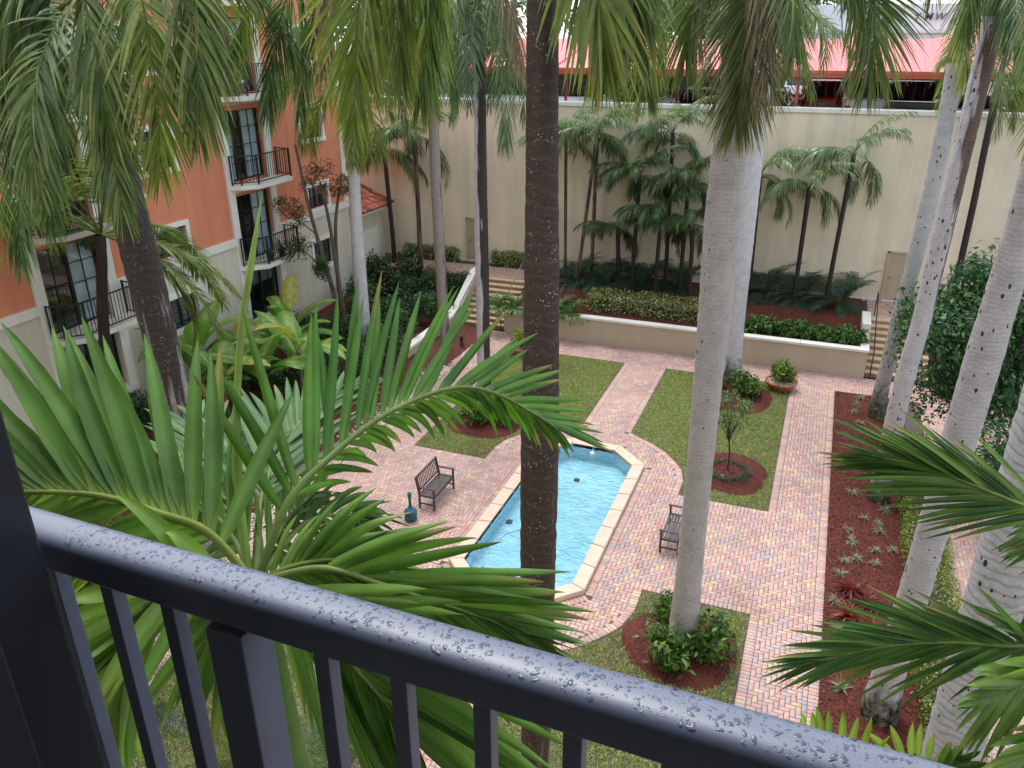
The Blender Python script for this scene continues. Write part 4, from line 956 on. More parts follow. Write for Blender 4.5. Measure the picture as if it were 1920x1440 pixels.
def blade_tuft(name, label, cat, loc, nb, Ln, wd, c1, c2, group=None, tw=1.1, m='shrubleaf', stripe=None):
    t = thing(name, label, cat, loc, group); acc = Acc()
    for i in range(nb):
        az = rng.uniform(0, 6.283); el = rng.uniform(.35, 1.4); path = arc_path((0,0,.02), az, el, Ln*rng.uniform(.6,1.15), rng.uniform(.8,2.0), 7)
        s = np.cross(nrm(path[3]-path[0]), Z3); s = nrm(s)*wd/2; wp = np.array([.6,.9,1,.85,.6,.35,.05])[:,None]
        c = np.asarray(c1)+(np.asarray(c2)-np.asarray(c1))*rng.uniform()
        e = c if stripe is None else np.asarray(stripe)
        V = np.stack([path-s*wp, path, path+s*wp], 1).reshape(-1, 3); cc = np.tile(np.array([e, c, e]), (7, 1))
        acc.add(V, leaf_faces(1, 6, 3), cc)
    acc.build('leaves', M[m], t); MB().lathe([(.03,-.01),(.035,.02),(.01,.05)], 6).build('crown', M['darkbark'], t)
    return t
ORD = 'first second third fourth fifth sixth seventh eighth ninth tenth eleventh twelfth thirteenth fourteenth fifteenth sixteenth seventeenth eighteenth nineteenth twentieth'.split()+['twenty first', 'twenty second']
# ================================================================== PALMS AND GARDEN PLANTS
WHT = S(178,172,168)
RX, RY = .93, .36
tm1 = trunkmat('palm_bark_dark_top', S(150,144,142), S(50,42,40), .50, (1.2, -1.0), .26, 7.4, speck=.6, ring=.5, rf=26)
tm2 = trunkmat('palm_bark_dark', S(132,122,114), S(60,48,43), .80, (-2.6*RX, -2.6*RY), .10, 3.2, speck=.65, moss=0, ring=.5, rf=20, bs=.5)
tm3 = trunkmat('palm_bark_pale', S(182,176,174), S(92,78,68), .17, (0, 0), .03, 6, spots=.55, ring=.25)
tm4 = trunkmat('palm_bark_pale_mossy', S(206,205,209), S(80,70,62), .16, (-1, 0), 0, 6, spots=.4, moss=.9, mossz=.8, ring=.2)
tm5 = trunkmat('palm_bark_two_tone', S(196,192,196), S(46,38,36), .52, (4.6*RX, 4.6*RY), 0, 5, ring=.3, speck=.15)
tm6 = trunkmat('palm_bark_grey', S(156,148,144), S(84,74,70), .34, (3*RX, 3*RY), 0, 5, ring=.5)
tm8 = trunkmat('palm_bark_white_mossy', S(182,180,180), S(76,62,52), .14, (0, 0), 0, 6, spots=1.0, moss=.95, mossz=1.1, ring=.3)
tm10 = trunkmat('palm_bark_white', S(186,182,184), S(84,74,70), .12, (-1, 0), 0, 6, spots=.9, moss=1.0, mossz=.7, ring=.35)
thin = trunkmat('slender_palm_bark', S(104,96,72), S(44,36,30), .5, (0, 0), 0, 4, ring=.6)
thind = trunkmat('dark_slender_palm_bark', S(88,74,64), S(38,30,27), .7, (0, 0), 0, 4, ring=.6)

royal('royal_palm', 'thick dark curved palm with tan crownshaft at far left', [(-9.45,8.90,10.56,0.22),(-9.44,8.90,9.61,0.26),(-9.37,8.90,8.75,0.28),(-9.29,8.90,7.59,0.27),(-9.26,8.90,6.88,0.26),(-9.25,8.90,6.14,0.26),(-9.20,8.90,1.08,0.31),(-9.22,8.90,0.01,0.36)], 12.35, tm1, nf=9, shaft=1.75, shaft_col=SA(168,128,92), shaft_r=.25, seed=1, leaf=.9, wd=.04, azs=[2.6, 1.6, 3.4, .9, 4.2, 2.2, 3.0, 5.4, 4.8],
  feats=[dict(path=[(-8.380, 8.500, 12.497), (-7.858, 8.200, 12.188), (-7.650, 8.000, 11.558), (-7.580, 7.900, 10.974), (-7.744, 7.900, 10.156)], L=.92, wd=.046, nl=66, a0=58, a1=16, droop=.4, **G_BR),
         dict(path=[(-7.486, 8.600, 12.366), (-7.283, 8.500, 11.959), (-7.309, 8.500, 11.427)], L=.8, wd=.04, nl=40, a0=45, a1=18),
         dict(path=[(-9.644, 8.600, 12.293), (-9.947, 8.400, 11.793), (-10.358, 8.300, 10.938), (-10.838, 8.300, 9.998)], L=.95, wd=.04, nl=60, a0=45, a1=16, **G_DK),
         dict(path=[(-9.965, 9.000, 11.791), (-10.680, 9.200, 11.011), (-11.300, 9.300, 9.745), (-11.572, 9.300, 8.889)], L=.9, wd=.035, nl=60, a0=45, a1=14, **G_DK),
         dict(path=[(-7.599, 8.400, 12.471), (-7.191, 8.200, 12.011), (-7.089, 8.100, 11.327), (-7.236, 8.100, 10.598)], L=.85, wd=.042, nl=56, a0=50, a1=14, **G_ROY),
         dict(path=[(-8.519, 8.000, 12.362), (-8.206, 7.700, 11.903), (-8.073, 7.600, 11.279), (-8.154, 7.600, 10.680)], L=.8, wd=.042, nl=44, a0=46, a1=14, **G_ROY),
         dict(path=[(-10.772, 9.400, 11.931), (-11.959, 9.700, 10.717), (-12.796, 9.800, 9.141), (-13.128, 9.800, 7.994)], L=.9, wd=.035, nl=66, a0=50, a1=14, **G_DK),
         dict(path=[(-10.681, 8.800, 12.190), (-11.599, 8.800, 11.091), (-12.305, 8.800, 9.523), (-12.546, 8.800, 8.574)], L=.95, wd=.038, nl=66, a0=54, a1=16, **G_ROY),
         dict(path=[(-9.688, 8.200, 12.398), (-10.255, 8.000, 11.672), (-11.114, 8.000, 10.458)], L=1.0, wd=.04, nl=60, a0=50, a1=18),
         dict(path=[(-11.133, 9.600, 12.495), (-12.302, 9.900, 11.095), (-13.253, 10.000, 9.074), (-13.494, 10.000, 8.202)], L=.9, wd=.035, nl=60, a0=45, a1=14, **G_DK)])
royal('royal_palm', 'very thick dark brown speckled palm trunk in front of the pool', [(-2.95,8.46,12.06,0.17),(-2.94,8.46,10.50,0.185),(-2.93,8.46,9.32,0.21),(-2.93,8.46,8.00,0.23),(-2.93,8.46,6.90,0.26),(-2.94,8.46,5.70,0.25),(-2.94,8.46,4.83,0.25),(-2.94,8.46,3.43,0.24),(-2.95,8.46,1.41,0.23),(-2.95,8.46,0.0,0.30)], 14.0, tm2, nf=8, seed=2, lo=.1, leaf=.85, wd=.036, shaft_r=.19, azs=[.2, 3.4, 2.0, 4.6, 5.6, 1.1, 2.8, 6.0],
  feats=[dict(path=[(-3.953, 8.000, 13.241), (-4.521, 7.900, 12.594), (-4.683, 7.800, 12.025), (-4.766, 7.800, 11.475), (-4.842, 7.800, 10.890)], L=.82, wd=.034, nl=84, a0=52, a1=14, droop=.25, plum=.25, **G_BR),
         dict(path=[(-3.759, 8.300, 13.317), (-4.329, 8.200, 12.564), (-4.465, 8.200, 11.929), (-4.464, 8.200, 11.303)], L=.75, wd=.032, nl=60, a0=42, a1=14, droop=.5),
         dict(path=[(-4.491, 8.600, 13.364), (-5.317, 8.600, 12.679), (-5.563, 8.600, 11.999), (-5.684, 8.600, 11.380)], L=.7, wd=.024, nl=50, a0=34, a1=12, plum=.4, **G_DEAD),
         dict(path=[(-3.951, 9.000, 13.576), (-5.912, 9.600, 13.005), (-7.015, 10.000, 12.293), (-7.570, 10.200, 11.433), (-7.789, 10.200, 10.711)], L=.85, wd=.03, nl=84, a0=46, a1=14, droop=.5, **G_DK),
         dict(path=[(-3.951, 9.000, 13.576), (-5.698, 10.000, 13.092), (-6.847, 10.500, 12.308), (-7.277, 10.600, 11.493), (-7.511, 10.600, 10.609)], L=.8, wd=.03, nl=84, a0=44, a1=14, droop=.5, **G_DK),
         dict(path=[(-3.834, 9.000, 13.476), (-4.449, 9.200, 12.799), (-4.668, 9.300, 12.112), (-4.715, 9.300, 11.480), (-4.799, 9.300, 10.996)], L=.8, wd=.032, nl=70, a0=42, a1=12, droop=.5, **G_ROY),
         dict(path=[(-4.162, 9.200, 13.624), (-6.073, 9.900, 13.269), (-7.814, 10.500, 12.594), (-8.415, 10.700, 11.850), (-8.636, 10.700, 11.410)], L=.8, wd=.03, nl=70, a0=46, a1=14, droop=.5, **G_ROY),
         dict(path=[(-2.453, 8.200, 13.177), (-2.021, 8.000, 12.427), (-1.951, 8.000, 12.037), (-1.911, 8.000, 11.769)], L=.8, wd=.04, nl=50, a0=38, a1=12, droop=.5, **G_ROY),
         dict(path=[(-2.539, 8.000, 13.112), (-2.255, 7.700, 12.372), (-2.113, 7.600, 11.944), (-2.047, 7.600, 11.551)], L=.85, wd=.05, nl=52, a0=48, a1=10, droop=.3, plum=.35, **G_BR),
         dict(path=[(-2.329, 8.300, 13.101), (-1.945, 8.100, 12.389), (-1.844, 8.100, 11.949)], L=.75, wd=.036, nl=40, a0=40, a1=14)])
royal('royal_palm', 'stout pale grey palm rising from the mulch bed nearest the railing', [(-1.59,13.67,10.67,0.26),(-1.58,13.67,10.13,0.28),(-1.58,13.67,9.28,0.31),(-1.57,13.67,8.28,0.31),(-1.55,13.67,7.01,0.29),(-1.55,13.67,5.92,0.27),(-1.54,13.67,4.54,0.26),(-1.54,13.67,3.21,0.26),(-1.54,13.67,2.42,0.27),(-1.53,13.67,1.17,0.29),(-1.53,13.67,0.0,0.345)], 12.9, tm3, nf=9, seed=3, lo=-.1, leaf=.85, wd=.03, shaft=1.5, azs=[4.4, 1.0, 2.8, 5.6, 2.0, .2, 3.6, 5.0, 1.5],
  feats=[dict(path=[(-1.547, 13.200, 12.372), (-1.404, 13.000, 11.673), (-1.404, 12.950, 11.027), (-1.440, 12.950, 10.503)], L=1.05, wd=.026, nl=110, a0=66, a1=12, droop=.25, plum=.4, tipc=SA(186,170,120), ptip=.5, c1=SA(62,80,44), c2=SA(120,128,76)),
         dict(path=[(-0.431, 13.400, 12.755), (0.138, 13.300, 12.275), (0.289, 13.200, 11.669), (0.296, 13.200, 11.113)], L=1.0, wd=.028, nl=104, a0=62, a1=12, droop=.3, **G_ROY),
         dict(path=[(-2.433, 14.000, 12.645), (-2.977, 14.200, 12.136), (-3.121, 14.300, 11.336), (-3.116, 14.300, 10.835)], L=1.0, wd=.026, nl=100, a0=62, a1=14, droop=.35, **G_ROY),
         dict(path=[(-2.058, 13.200, 12.521), (-2.245, 13.000, 11.960), (-2.275, 13.000, 11.382)], L=.9, wd=.026, nl=70, a0=46, a1=12, droop=.45, **G_ROY),
         dict(path=[(-1.314, 14.000, 12.544), (-0.957, 14.200, 12.035), (-0.801, 14.200, 11.432)], L=.85, wd=.026, nl=60, a0=44, a1=14, droop=.5, **G_ROY),
         dict(path=[(-1.294, 13.100, 12.430), (-1.123, 12.900, 11.743), (-1.081, 12.800, 10.969)], L=.9, wd=.022, nl=40, a0=34, a1=10, plum=.4, **G_DEAD)])
royal('royal_palm', 'smooth white palm standing just behind the stout grey trunk', [(-2.45,27.99,9.02,0.31),(-2.44,27.99,6.65,0.32),(-2.44,27.99,4.66,0.33),(-2.42,27.99,2.35,0.32),(-2.37,27.99,1.15,0.31),(-2.34,27.99,0.0,0.36)], 12.4, tm4, nf=11, seed=4, lo=-.9, nl=50)
royal('royal_palm', 'palm with half white half black trunk in the left lawn bed', [(-9.54,22.10,11.19,0.18),(-9.55,22.10,9.79,0.18),(-9.57,22.10,8.32,0.19),(-9.59,22.10,6.77,0.21),(-9.59,22.10,5.47,0.22),(-9.60,22.10,1.95,0.22),(-9.62,22.10,0.0,0.28)], 12.6, tm5, nf=12, seed=5, lo=-.9, nl=60, pal=G_DK, leaf=.8, wd=.03, shaft=1.2,
  feats=[dict(path=[(-9.654, 21.600, 12.760), (-9.870, 21.400, 11.469), (-10.020, 21.400, 9.974)], L=.95, wd=.03, nl=70, a0=45, a1=12, **G_DK),
         dict(path=[(-8.896, 21.600, 12.621), (-8.444, 21.300, 11.343), (-8.458, 21.300, 9.745), (-8.496, 21.300, 8.907)], L=.95, wd=.03, nl=70, a0=48, a1=14, **G_SIL),
         dict(path=[(-8.654, 21.200, 12.849), (-8.033, 20.900, 11.976), (-7.889, 20.900, 10.844)], L=.9, wd=.026, nl=60, a0=40, a1=12, plum=.4, **G_DEAD)])
royal('royal_palm', 'grey ringed palm left of the far steps', [(-13.72,27.50,9.43,0.19),(-13.75,27.50,7.38,0.21),(-13.72,27.50,5.41,0.22),(-13.70,27.50,3.76,0.23),(-13.68,27.50,2.04,0.22),(-13.64,27.50,0.85,0.21),(-13.61,27.50,0.0,0.25)], 12.0, tm6, nf=13, seed=6, lo=-1.1, nl=56, pal=G_SIL, shaft=1.6, base_z=.08)
royal('royal_palm', 'short grey white palm near the clay tile annex', [(-16.32,26.00,6.89,0.22),(-16.39,26.00,5.52,0.23),(-16.42,26.00,3.88,0.26),(-16.43,26.00,1.74,0.27),(-16.43,26.00,0.40,0.28)], 10.2, tm4, nf=14, seed=7, lo=-1.1, nl=64, base_z=.2, leaf=.95, pal=G_BR, shaft=1.6, Ln=3.0,
  feats=[dict(path=[(-16.781, 25.400, 12.065), (-17.973, 25.200, 10.897), (-18.898, 25.200, 9.120)], L=.9, wd=.03, nl=60, a0=50, a1=14, **G_ROY),
         dict(path=[(-14.642, 25.200, 11.730), (-13.724, 25.000, 10.609), (-13.520, 25.000, 8.605)], L=.95, wd=.04, nl=46, a0=42, a1=14, droop=.8, **G_DK)])
royal('royal_palm', 'leaning pale palm with mossy foot farthest back in the right mulch strip', [(2.73,26.70,10.99,0.22),(2.80,26.70,9.74,0.24),(2.81,26.70,7.79,0.25),(2.73,26.70,5.45,0.24),(2.62,26.70,3.74,0.23),(2.56,26.70,2.30,0.23),(2.51,26.70,1.18,0.23),(2.50,26.70,0.0,0.31)], 12.1, tm8, nf=6, azs=[.3,1.2,5.6,.8,1.8,6.0], seed=8, lo=-.9, nl=56, shaft=1.1,
  feats=[dict(path=[(2.656, 26.200, 11.668), (2.917, 26.000, 11.016), (2.996, 26.000, 10.618)], L=.8, wd=.035, nl=36, a0=40, a1=12, c1=SA(120,140,70), c2=SA(176,180,104))])
royal('royal_palm', 'spotted white palm with brown weathered streak in the right mulch strip', [(2.75,21.20,12.10,0.23),(2.72,21.20,10.92,0.23),(2.71,21.20,10.18,0.22),(2.66,21.20,8.64,0.23),(2.62,21.20,6.80,0.23),(2.58,21.20,5.00,0.23),(2.50,21.20,4.03,0.245),(2.45,21.20,2.73,0.25),(2.44,21.20,0.93,0.26),(2.43,21.20,0.0,0.33)], 13.6, trunkmat('palm_bark_streaked', S(188,184,186), S(84,68,60), .25, (2.2*RX, 2.2*RY), .06, 7.5, spots=1.1, moss=.95, mossz=.9, ring=.3), nf=7, azs=[.2,1.0,5.5,6.1,1.6,4.9,.6], seed=9, lo=-.7, nl=56,
  feats=[dict(path=[(2.322, 20.800, 13.090), (2.166, 20.600, 12.400), (2.208, 20.600, 11.696)], L=.95, wd=.03, nl=64, a0=46, a1=14, **G_ROY),
         dict(path=[(2.769, 20.600, 12.873), (3.003, 20.400, 12.089), (3.106, 20.400, 11.393)], L=.9, wd=.03, nl=64, a0=46, a1=14, **G_DK)])
royal('royal_palm', 'smooth white palm with black mossy foot nearest in the right mulch strip', [(2.60,13.06,9.11,0.22),(2.56,13.06,8.11,0.25),(2.52,13.06,7.16,0.28),(2.50,13.06,6.44,0.27),(2.44,13.06,5.30,0.26),(2.41,13.06,4.48,0.25),(2.39,13.06,3.41,0.255),(2.35,13.06,2.65,0.26),(2.27,13.06,1.14,0.27),(2.26,13.06,0.0,0.38)], 12.4, tm10, nf=8, seed=10, lo=.2, nl=56)
royal('royal_palm', 'thickest white ringed trunk at the lower right edge beside the railing', [(2.34,8.60,6.99,0.30),(2.34,8.60,6.00,0.31),(2.34,8.60,4.98,0.31),(2.36,8.60,3.92,0.33),(2.36,8.60,0.0,0.36)], 11.6, trunkmat('palm_bark_white_rings', S(184,184,186), S(96,90,88), .10, (0, 0), 0, 6, spots=.7, ring=.7, rf=30), nf=7, seed=11, lo=.5, nl=50, azs=[.4, 5.6, 1.2, 6.1, .8, 5.0, 1.6])
royal('slender_palm', 'slender dark banded palm with green crownshaft at the right by the cream wall', [(4.81,33.50,10.46,0.13),(4.91,33.50,9.48,0.13),(4.92,33.50,7.82,0.12),(4.96,33.50,6.14,0.12),(4.96,33.50,4.91,0.12),(4.97,33.50,3.15,0.13)], 10.9, thind, nf=9, seed=12, lo=-.7, Ln=2.6, leaf=.75, wd=.045, nl=40, shaft=1.35, base_z=1.4, shaft_col=SA(132,150,118), group='slender palms along the cream wall')

pk = dict(base_z=1.38)
small_palm('slender_palm', 'slim dark leaning palm stem in front of the cream wall by the annex', [(-19.50,33.80,6.65,0.10),(-19.32,33.80,2.56,0.11)], 15, 2.30, 0.90, .055, G_DK, thind, 21, base_z=.9)
small_palm('slender_palm', 'slim straight palm stem left of the grey ringed palm', [(-17.54,33.20,7.41,0.10),(-17.57,33.20,2.08,0.12)], 15, 2.30, 0.90, .055, G_DK, thin, 22, base_z=.9)
small_palm('slender_palm', 'thin palm stem just right of the very thick dark trunk', [(-10.91,34.50,7.45,0.07),(-10.81,34.50,2.04,0.07)], 15, 2.18, 0.72, .055, dict(c1=SA(92,122,98), c2=SA(156,176,142)), thin, 23)
small_palm('slender_palm', 'thin tall green stemmed palm left of the palm thicket', [(-9.51,34.50,7.57,0.08),(-9.55,34.50,2.16,0.08)], 15, 2.18, 0.72, .055, dict(c1=SA(92,122,98), c2=SA(156,176,142)), thin, 24)
small_palm('slender_palm', 'short palm at the left foot of the palm thicket', [(-8.32,34.00,3.82,0.09),(-8.17,34.00,1.93,0.10)], 15, 1.72, 0.60, .050, G_DK, thind, 25)
for k, (u_, v_, yy, lab) in enumerate([((-7.424, 33.800, 6.173), 0, 0, 'full palm crown at the left of the palm thicket'), ((-6.252, 34.200, 7.879), 0, 0, 'tallest silvery palm of the thicket against the wall'), ((-5.361, 33.600, 6.210), 0, 0, 'palm crown of the thicket touching the stout grey trunk'), ((-6.313, 33.200, 4.817), 0, 0, 'low dark palm at the centre of the thicket'), ((-4.944, 33.000, 4.521), 0, 0, 'low palm with hanging fronds beside the stout grey trunk')]):
    small_palm('slender_palm', lab, [(u_[0], u_[1], u_[2], .08), (u_[0]+random.uniform(-.15,.15), u_[1], 1.5, .09)], 19, 2.01, 0.72, .055, (G_DK, G_SIL, G_DK, G_DK, G_DK)[k], thind, 26+k)
small_palm('slender_palm', 'slim palm with brown fibrous neck, left of the pair by the wall', [(-0.73,34.00,6.10,0.10),(-0.73,34.00,2.62,0.09)], 15, 1.95, 0.72, .055, dict(c1=SA(92,122,98), c2=SA(156,176,142)), thind, 32)
small_palm('slender_palm', 'slim palm with silvery arching crown standing clear of the wall', [(0.69,34.00,7.44,0.09),(0.54,34.00,2.74,0.09)], 15, 2.30, 0.72, .055, dict(c1=SA(84,112,88), c2=SA(146,164,132)), thind, 33, lo=-.5)
small_palm('slender_palm', 'leafy palm with yellowing fronds behind the smooth white trunk', [(-2.67,34.30,6.36,0.10),(-2.60,34.30,2.63,0.10)], 19, 2.18, 0.78, .055, dict(c1=SA(92,122,98), c2=SA(156,176,142)), thind, 34, ptip=.5)
small_palm('slender_palm', 'tall palm with crown above the wall cap between the dark and grey trunks', [(-9.213, 33.400, 7.857)+(.07,), (-9.9,33.4,1.5,.08)], 14, 1.95, 0.72, .055, dict(c1=SA(84,112,88), c2=SA(140,160,124)), thin, 35)
# coconut palm by the coral block
small_palm('coconut_palm', 'coconut palm with broad arching fronds before the coral block', [(-16.94,15.00,7.10,0.13),(-17.55,15.00,4.76,0.14),(-17.82,15.00,3.02,0.16)], 20, 4.3, .95, .05, dict(c1=SA(78,112,58), c2=SA(142,160,92)), thind, 41, base_z=.25, nl=80, lo=-.55, hi=1.35, droop=.4, group=None, bend=(.9, 1.5), r_rach=.03)
# low dark clumping palms on the terrace
for k, (p, lab) in enumerate([((-10.067, 33.809, 1.300), 'leftmost dark clump palm beneath the thicket'), ((-8.607, 33.908, 1.300), 'dark clump palm behind the left end of the variegated hedge'), ((-7.068, 34.046, 1.300), 'dark clump palm behind the middle of the variegated hedge'), ((-5.454, 34.220, 1.300), 'dark clump palm behind the right end of the variegated hedge'), ((-1.967, 34.693, 1.300), 'dark clump palm beside the smooth white trunk'), ((-0.488, 34.610, 1.300), 'dark clump palm below the slim palm with the fibrous neck'), ((1.092, 34.286, 1.300), 'largest dark clump palm at the right end of the planter')]):
    rosette('clump_palm', lab, 'palm', p, 36, 1.65 if k < 4 else 2.0, .44, .032, dict(c1=SA(46,76,62), c2=SA(90,122,98)), 50+k, nl=28, group='low clump palms in the planter')
# hedges
VAR = np.array([SA(90,116,60), SA(120,138,70), SA(196,198,134), SA(216,214,166), SA(150,160,90), SA(60,84,46)])
a, b = (-8.761, 30.651, 1.500), (-3.887, 30.457, 1.500)
hedge('hedge', 'cream and green variegated hedge in the planter bed', a[0], b[0], 30.85, 32.0, 1.0, 1.78, 9000, .085, VAR)
for (a, b, lab, n) in (((-19.309, 35.000, 1.452), (-16.491, 35.000, 1.332), 'clipped hedge left of the left beige door', 2600), ((-14.673, 35.000, 1.660), (-12.948, 35.000, 1.456), 'clipped hedge right of the left beige door', 2600)):
    hedge('hedge', lab, a[0], b[0], 34.75, 35.3, 1.4, 2.05, n, .09, VAR*.9)
hedge('hedge', 'long yellow green hedge beside the right mulch strip', 2.92, 3.84, 7.0, 24.6, 0, .68, 30000, .06, np.array([SA(98,122,50), SA(128,146,62), SA(156,166,84), SA(82,106,44), SA(176,182,110)]), wavy=.08)
# leafy ground shrubs along the planter front
FERN = dict(c1=SA(56,96,42), c2=SA(112,150,66))
for k, (p, lab) in enumerate([((-12.299, 30.017, 1.200), 'bright fern clump nearest the left steps'), ((-11.527, 30.075, 1.200), 'bright fern clump left of the very thick dark trunk'), ((-9.145, 30.216, 1.200), 'bright fern clump right of the very thick dark trunk'), ((-9.725, 30.443, 1.200), 'fern clump half hidden by the very thick dark trunk')]):
    rosette('fern', lab, 'fern', (p[0], p[1], 1.0), 34, .85, .16, .04, FERN, 70+k, nl=16, group='ferns in the planter', lo=.2)
for k in range(9):
    p = np.array((-2.138, 30.821, 1.200))*(1-k/8)+np.array((1.712, 30.754, 1.200))*k/8
    shrub('shrub', ORD[k]+' low leafy shrub from the white trunk in the planter front row', 'shrub', (p[0], p[1], .98), (.5, .45, .6), 520, .17, [SA(62,102,48), SA(94,132,62), SA(122,156,82), SA(50,84,44)], 4, 'leafy shrubs along the planter front', wr=.5)
# shrubs round the trunks
LEAF = [SA(66,102,44), SA(98,132,60), SA(128,158,78), SA(50,84,38)]
shrub('shrub', 'leafy shrub on the left of the two tone trunk', 'shrub', (-10.1, 22.2, .02), (.5,.5,.75), 480, .14, LEAF, 5, 'shrubs in the left lawn bed')
shrub('shrub', 'leafy shrub on the camera side of the two tone trunk', 'shrub', (-9.6, 21.45, .02), (.55,.45,.6), 520, .14, LEAF, 5, 'shrubs in the left lawn bed')
shrub('shrub', 'leafy shrub on the right of the two tone trunk', 'shrub', (-8.85, 21.9, .02), (.5,.5,.6), 480, .14, LEAF, 5, 'shrubs in the left lawn bed')
shrub('shrub', 'leafy shrub left of the smooth white trunk foot', 'shrub', (-2.9, 27.2, .02), (.5,.5,.6), 460, .16, LEAF, 5, 'shrubs in the far right lawn bed')
shrub('shrub', 'broad leafy shrub right of the smooth white trunk foot', 'shrub', (-1.75, 26.9, .02), (.75,.6,.85), 760, .17, LEAF, 6, 'shrubs in the far right lawn bed')
shrub('shrub', 'leafy shrub behind the stout grey trunk foot', 'shrub', (-1.9, 14.25, .02), (.6,.5,.85), 520, .15, LEAF, 5, 'shrubs in the nearest mulch bed')
shrub('shrub', 'leafy shrub in front of the stout grey trunk foot', 'shrub', (-1.75, 12.95, .02), (.75,.55,.75), 640, .17, LEAF, 6, 'shrubs in the nearest mulch bed')
shrub('shrub', 'leafy shrub right of the stout grey trunk foot', 'shrub', (-.92, 13.45, .02), (.6,.55,.8), 560, .17, LEAF, 6, 'shrubs in the nearest mulch bed')
shrub('sapling', 'thin airy sapling in the oval mulch bed with grassy ring', 'tree', (-1.6, 21.25, .06), (.8,.75,.85), 900, .10, [SA(96,128,80), SA(128,156,108), SA(78,110,66)], 7, None, trunk_h=1.0, trunk_r=.03, nclump=12, cl=.3, flat=False)
for k in range(18):
    a = k/18*2*math.pi; blade_tuft('border_grass', 'dark grass tuft in the ring around the thin sapling', 'grass', (-1.6+.55*math.cos(a), 21.2+.55*math.sin(a), .03), 26, .26, .014, SA(44,72,50), SA(84,110,76), 'grass tufts ringing the sapling')
SP = [(2.06,27.92),(1.81,26.70),(1.77,21.18),(2.60,20.58),(2.39,19.82),(1.68,19.30),(1.75,18.70),(2.44,19.46),(2.30,18.54),(2.69,18.69),(2.07,19.97),(1.52,17.23),(1.42,16.17),(2.29,17.97),(1.87,18.03),(1.63,17.83),(2.0,25.9),(1.5,15.2),(1.9,27.3),(2.5,22.6),(1.8,22.9),(1.6,13.4)]
SP.sort(key=lambda q: -q[1])
for k, (x, y) in enumerate(SP):
    blade_tuft('spider_plant', ORD[k]+' pale striped spider plant from the far end of the right mulch strip', 'plant', (x, y, .015), random.randint(22, 34), random.uniform(.2, .34), .016, SA(84,108,74), SA(116,136,100), 'spider plants in the right mulch strip', stripe=SA(188,190,164))
for k, (x, y, lab) in enumerate([(1.75,16.6,'dark red leafed cordyline nearest the spider plants'), (2.05,16.2,'dark red leafed cordyline behind the hanging frond'), (1.7,15.7,'bronze leafed cordyline left of the hedge'), (2.1,15.3,'bronze red cordyline lowest in the mulch strip')]):
    blade_tuft('cordyline', lab, 'plant', (x, y, .015), 60, .55, .06, SA(84,22,26) if k < 2 else SA(112,54,34), SA(128,40,36) if k < 2 else SA(150,84,50), 'red cordylines in the mulch strip')
# right side trees
RT = [SA(54,92,60), SA(78,118,74), SA(106,144,94), SA(44,76,52)]
shrub('bushy_tree', 'dense dark green bushy tree at the right edge before the cream wall', 'tree', (4.7, 24.2, 0), (3.1,2.4,2.9), 25000, .17, RT, 10, None, trunk_h=1.0, trunk_r=.12, nclump=70, cl=.24, flat=False, wr=.45, bark='bark')
shrub('bushy_tree', 'dark bushy shrub below the bushy tree at the right edge', 'tree', (5.7, 20.4, 0), (1.7,1.7,1.5), 8000, .14, RT, 8, None, trunk_h=.5, trunk_r=.07, nclump=40, cl=.26, flat=False, wr=.45, bark='bark')
shrub('sapling', 'light green sapling beside the thickest white trunk', 'tree', (4.35, 13.6, 0), (.7,.7,1.0), 1500, .11, [SA(80,128,58), SA(112,156,80), SA(50,92,50)], 8, None, trunk_h=1.4, trunk_r=.04, nclump=18, cl=.3, flat=False)
# left bed
shrub('shrub', 'mixed green shrub before the annex wall', 'shrub', (-18.728, 31.181, 0.500), (1.1,1.0,1.7), 2600, .19, [SA(58,84,48), SA(86,108,66), SA(112,126,92), SA(44,66,42)], 7, 'shrubs by the annex', nclump=22, cl=.3)
shrub('shrub', 'dark shrub below the mixed green shrub, left of the steps', 'shrub', (-16.687, 28.961, 0.300), (1.2,1.0,1.0), 2600, .13, [SA(38,66,42), SA(62,92,56), SA(86,116,76)], 7, 'shrubs by the annex', nclump=22, cl=.3)
shrub('shrub', 'dark low shrub against the sloped cheek wall', 'shrub', (-15.6, 30.6, .35), (1.4,1.1,.9), 2800, .12, [SA(34,62,42), SA(54,84,54), SA(74,104,70)], 7, 'shrubs by the annex', nclump=24, cl=.3)
shrub('shrub', 'leafy bush standing on the upper walk left of the grey ringed palm', 'shrub', (-17.9, 32.6, .9), (.8,.7,1.5), 1100, .2, [SA(50,76,48), SA(80,104,66), SA(118,134,100)], 6, 'shrubs by the annex', nclump=12, cl=.32)
shrub('shrub', 'yellowish low shrub strip at the edge of the upper walk', 'shrub', (-16.6, 32.6, .95), (1.1,.6,.8), 1300, .11, [SA(118,130,66), SA(150,154,90), SA(84,104,52)], 6, 'shrubs by the annex', nclump=16, cl=.3)
shrub('shrub', 'dense dark shrub under the three stemmed tree', 'shrub', (-18.0, 24.6, .4), (1.1,1.1,1.4), 2600, .13, [SA(36,66,40), SA(60,94,54), SA(84,118,72)], 7, 'shrubs by the coral block', nclump=22, cl=.3)
shrub('shrub', 'dark green shrub right of the three stemmed tree', 'shrub', (-16.9, 23.2, .3), (.9,.9,.9), 1900, .13, [SA(36,66,40), SA(60,94,54), SA(84,118,72)], 7, 'shrubs by the coral block', nclump=20, cl=.3)
shrub('shrub', 'shrub with small leaves at the left edge below the coral wall', 'shrub', (-24.603, 17.438, 0.300), (1.2,1.2,1.5), 2600, .13, [SA(62,98,48), SA(90,128,66), SA(122,152,92)], 7, 'shrubs by the coral block', nclump=22, cl=.3)
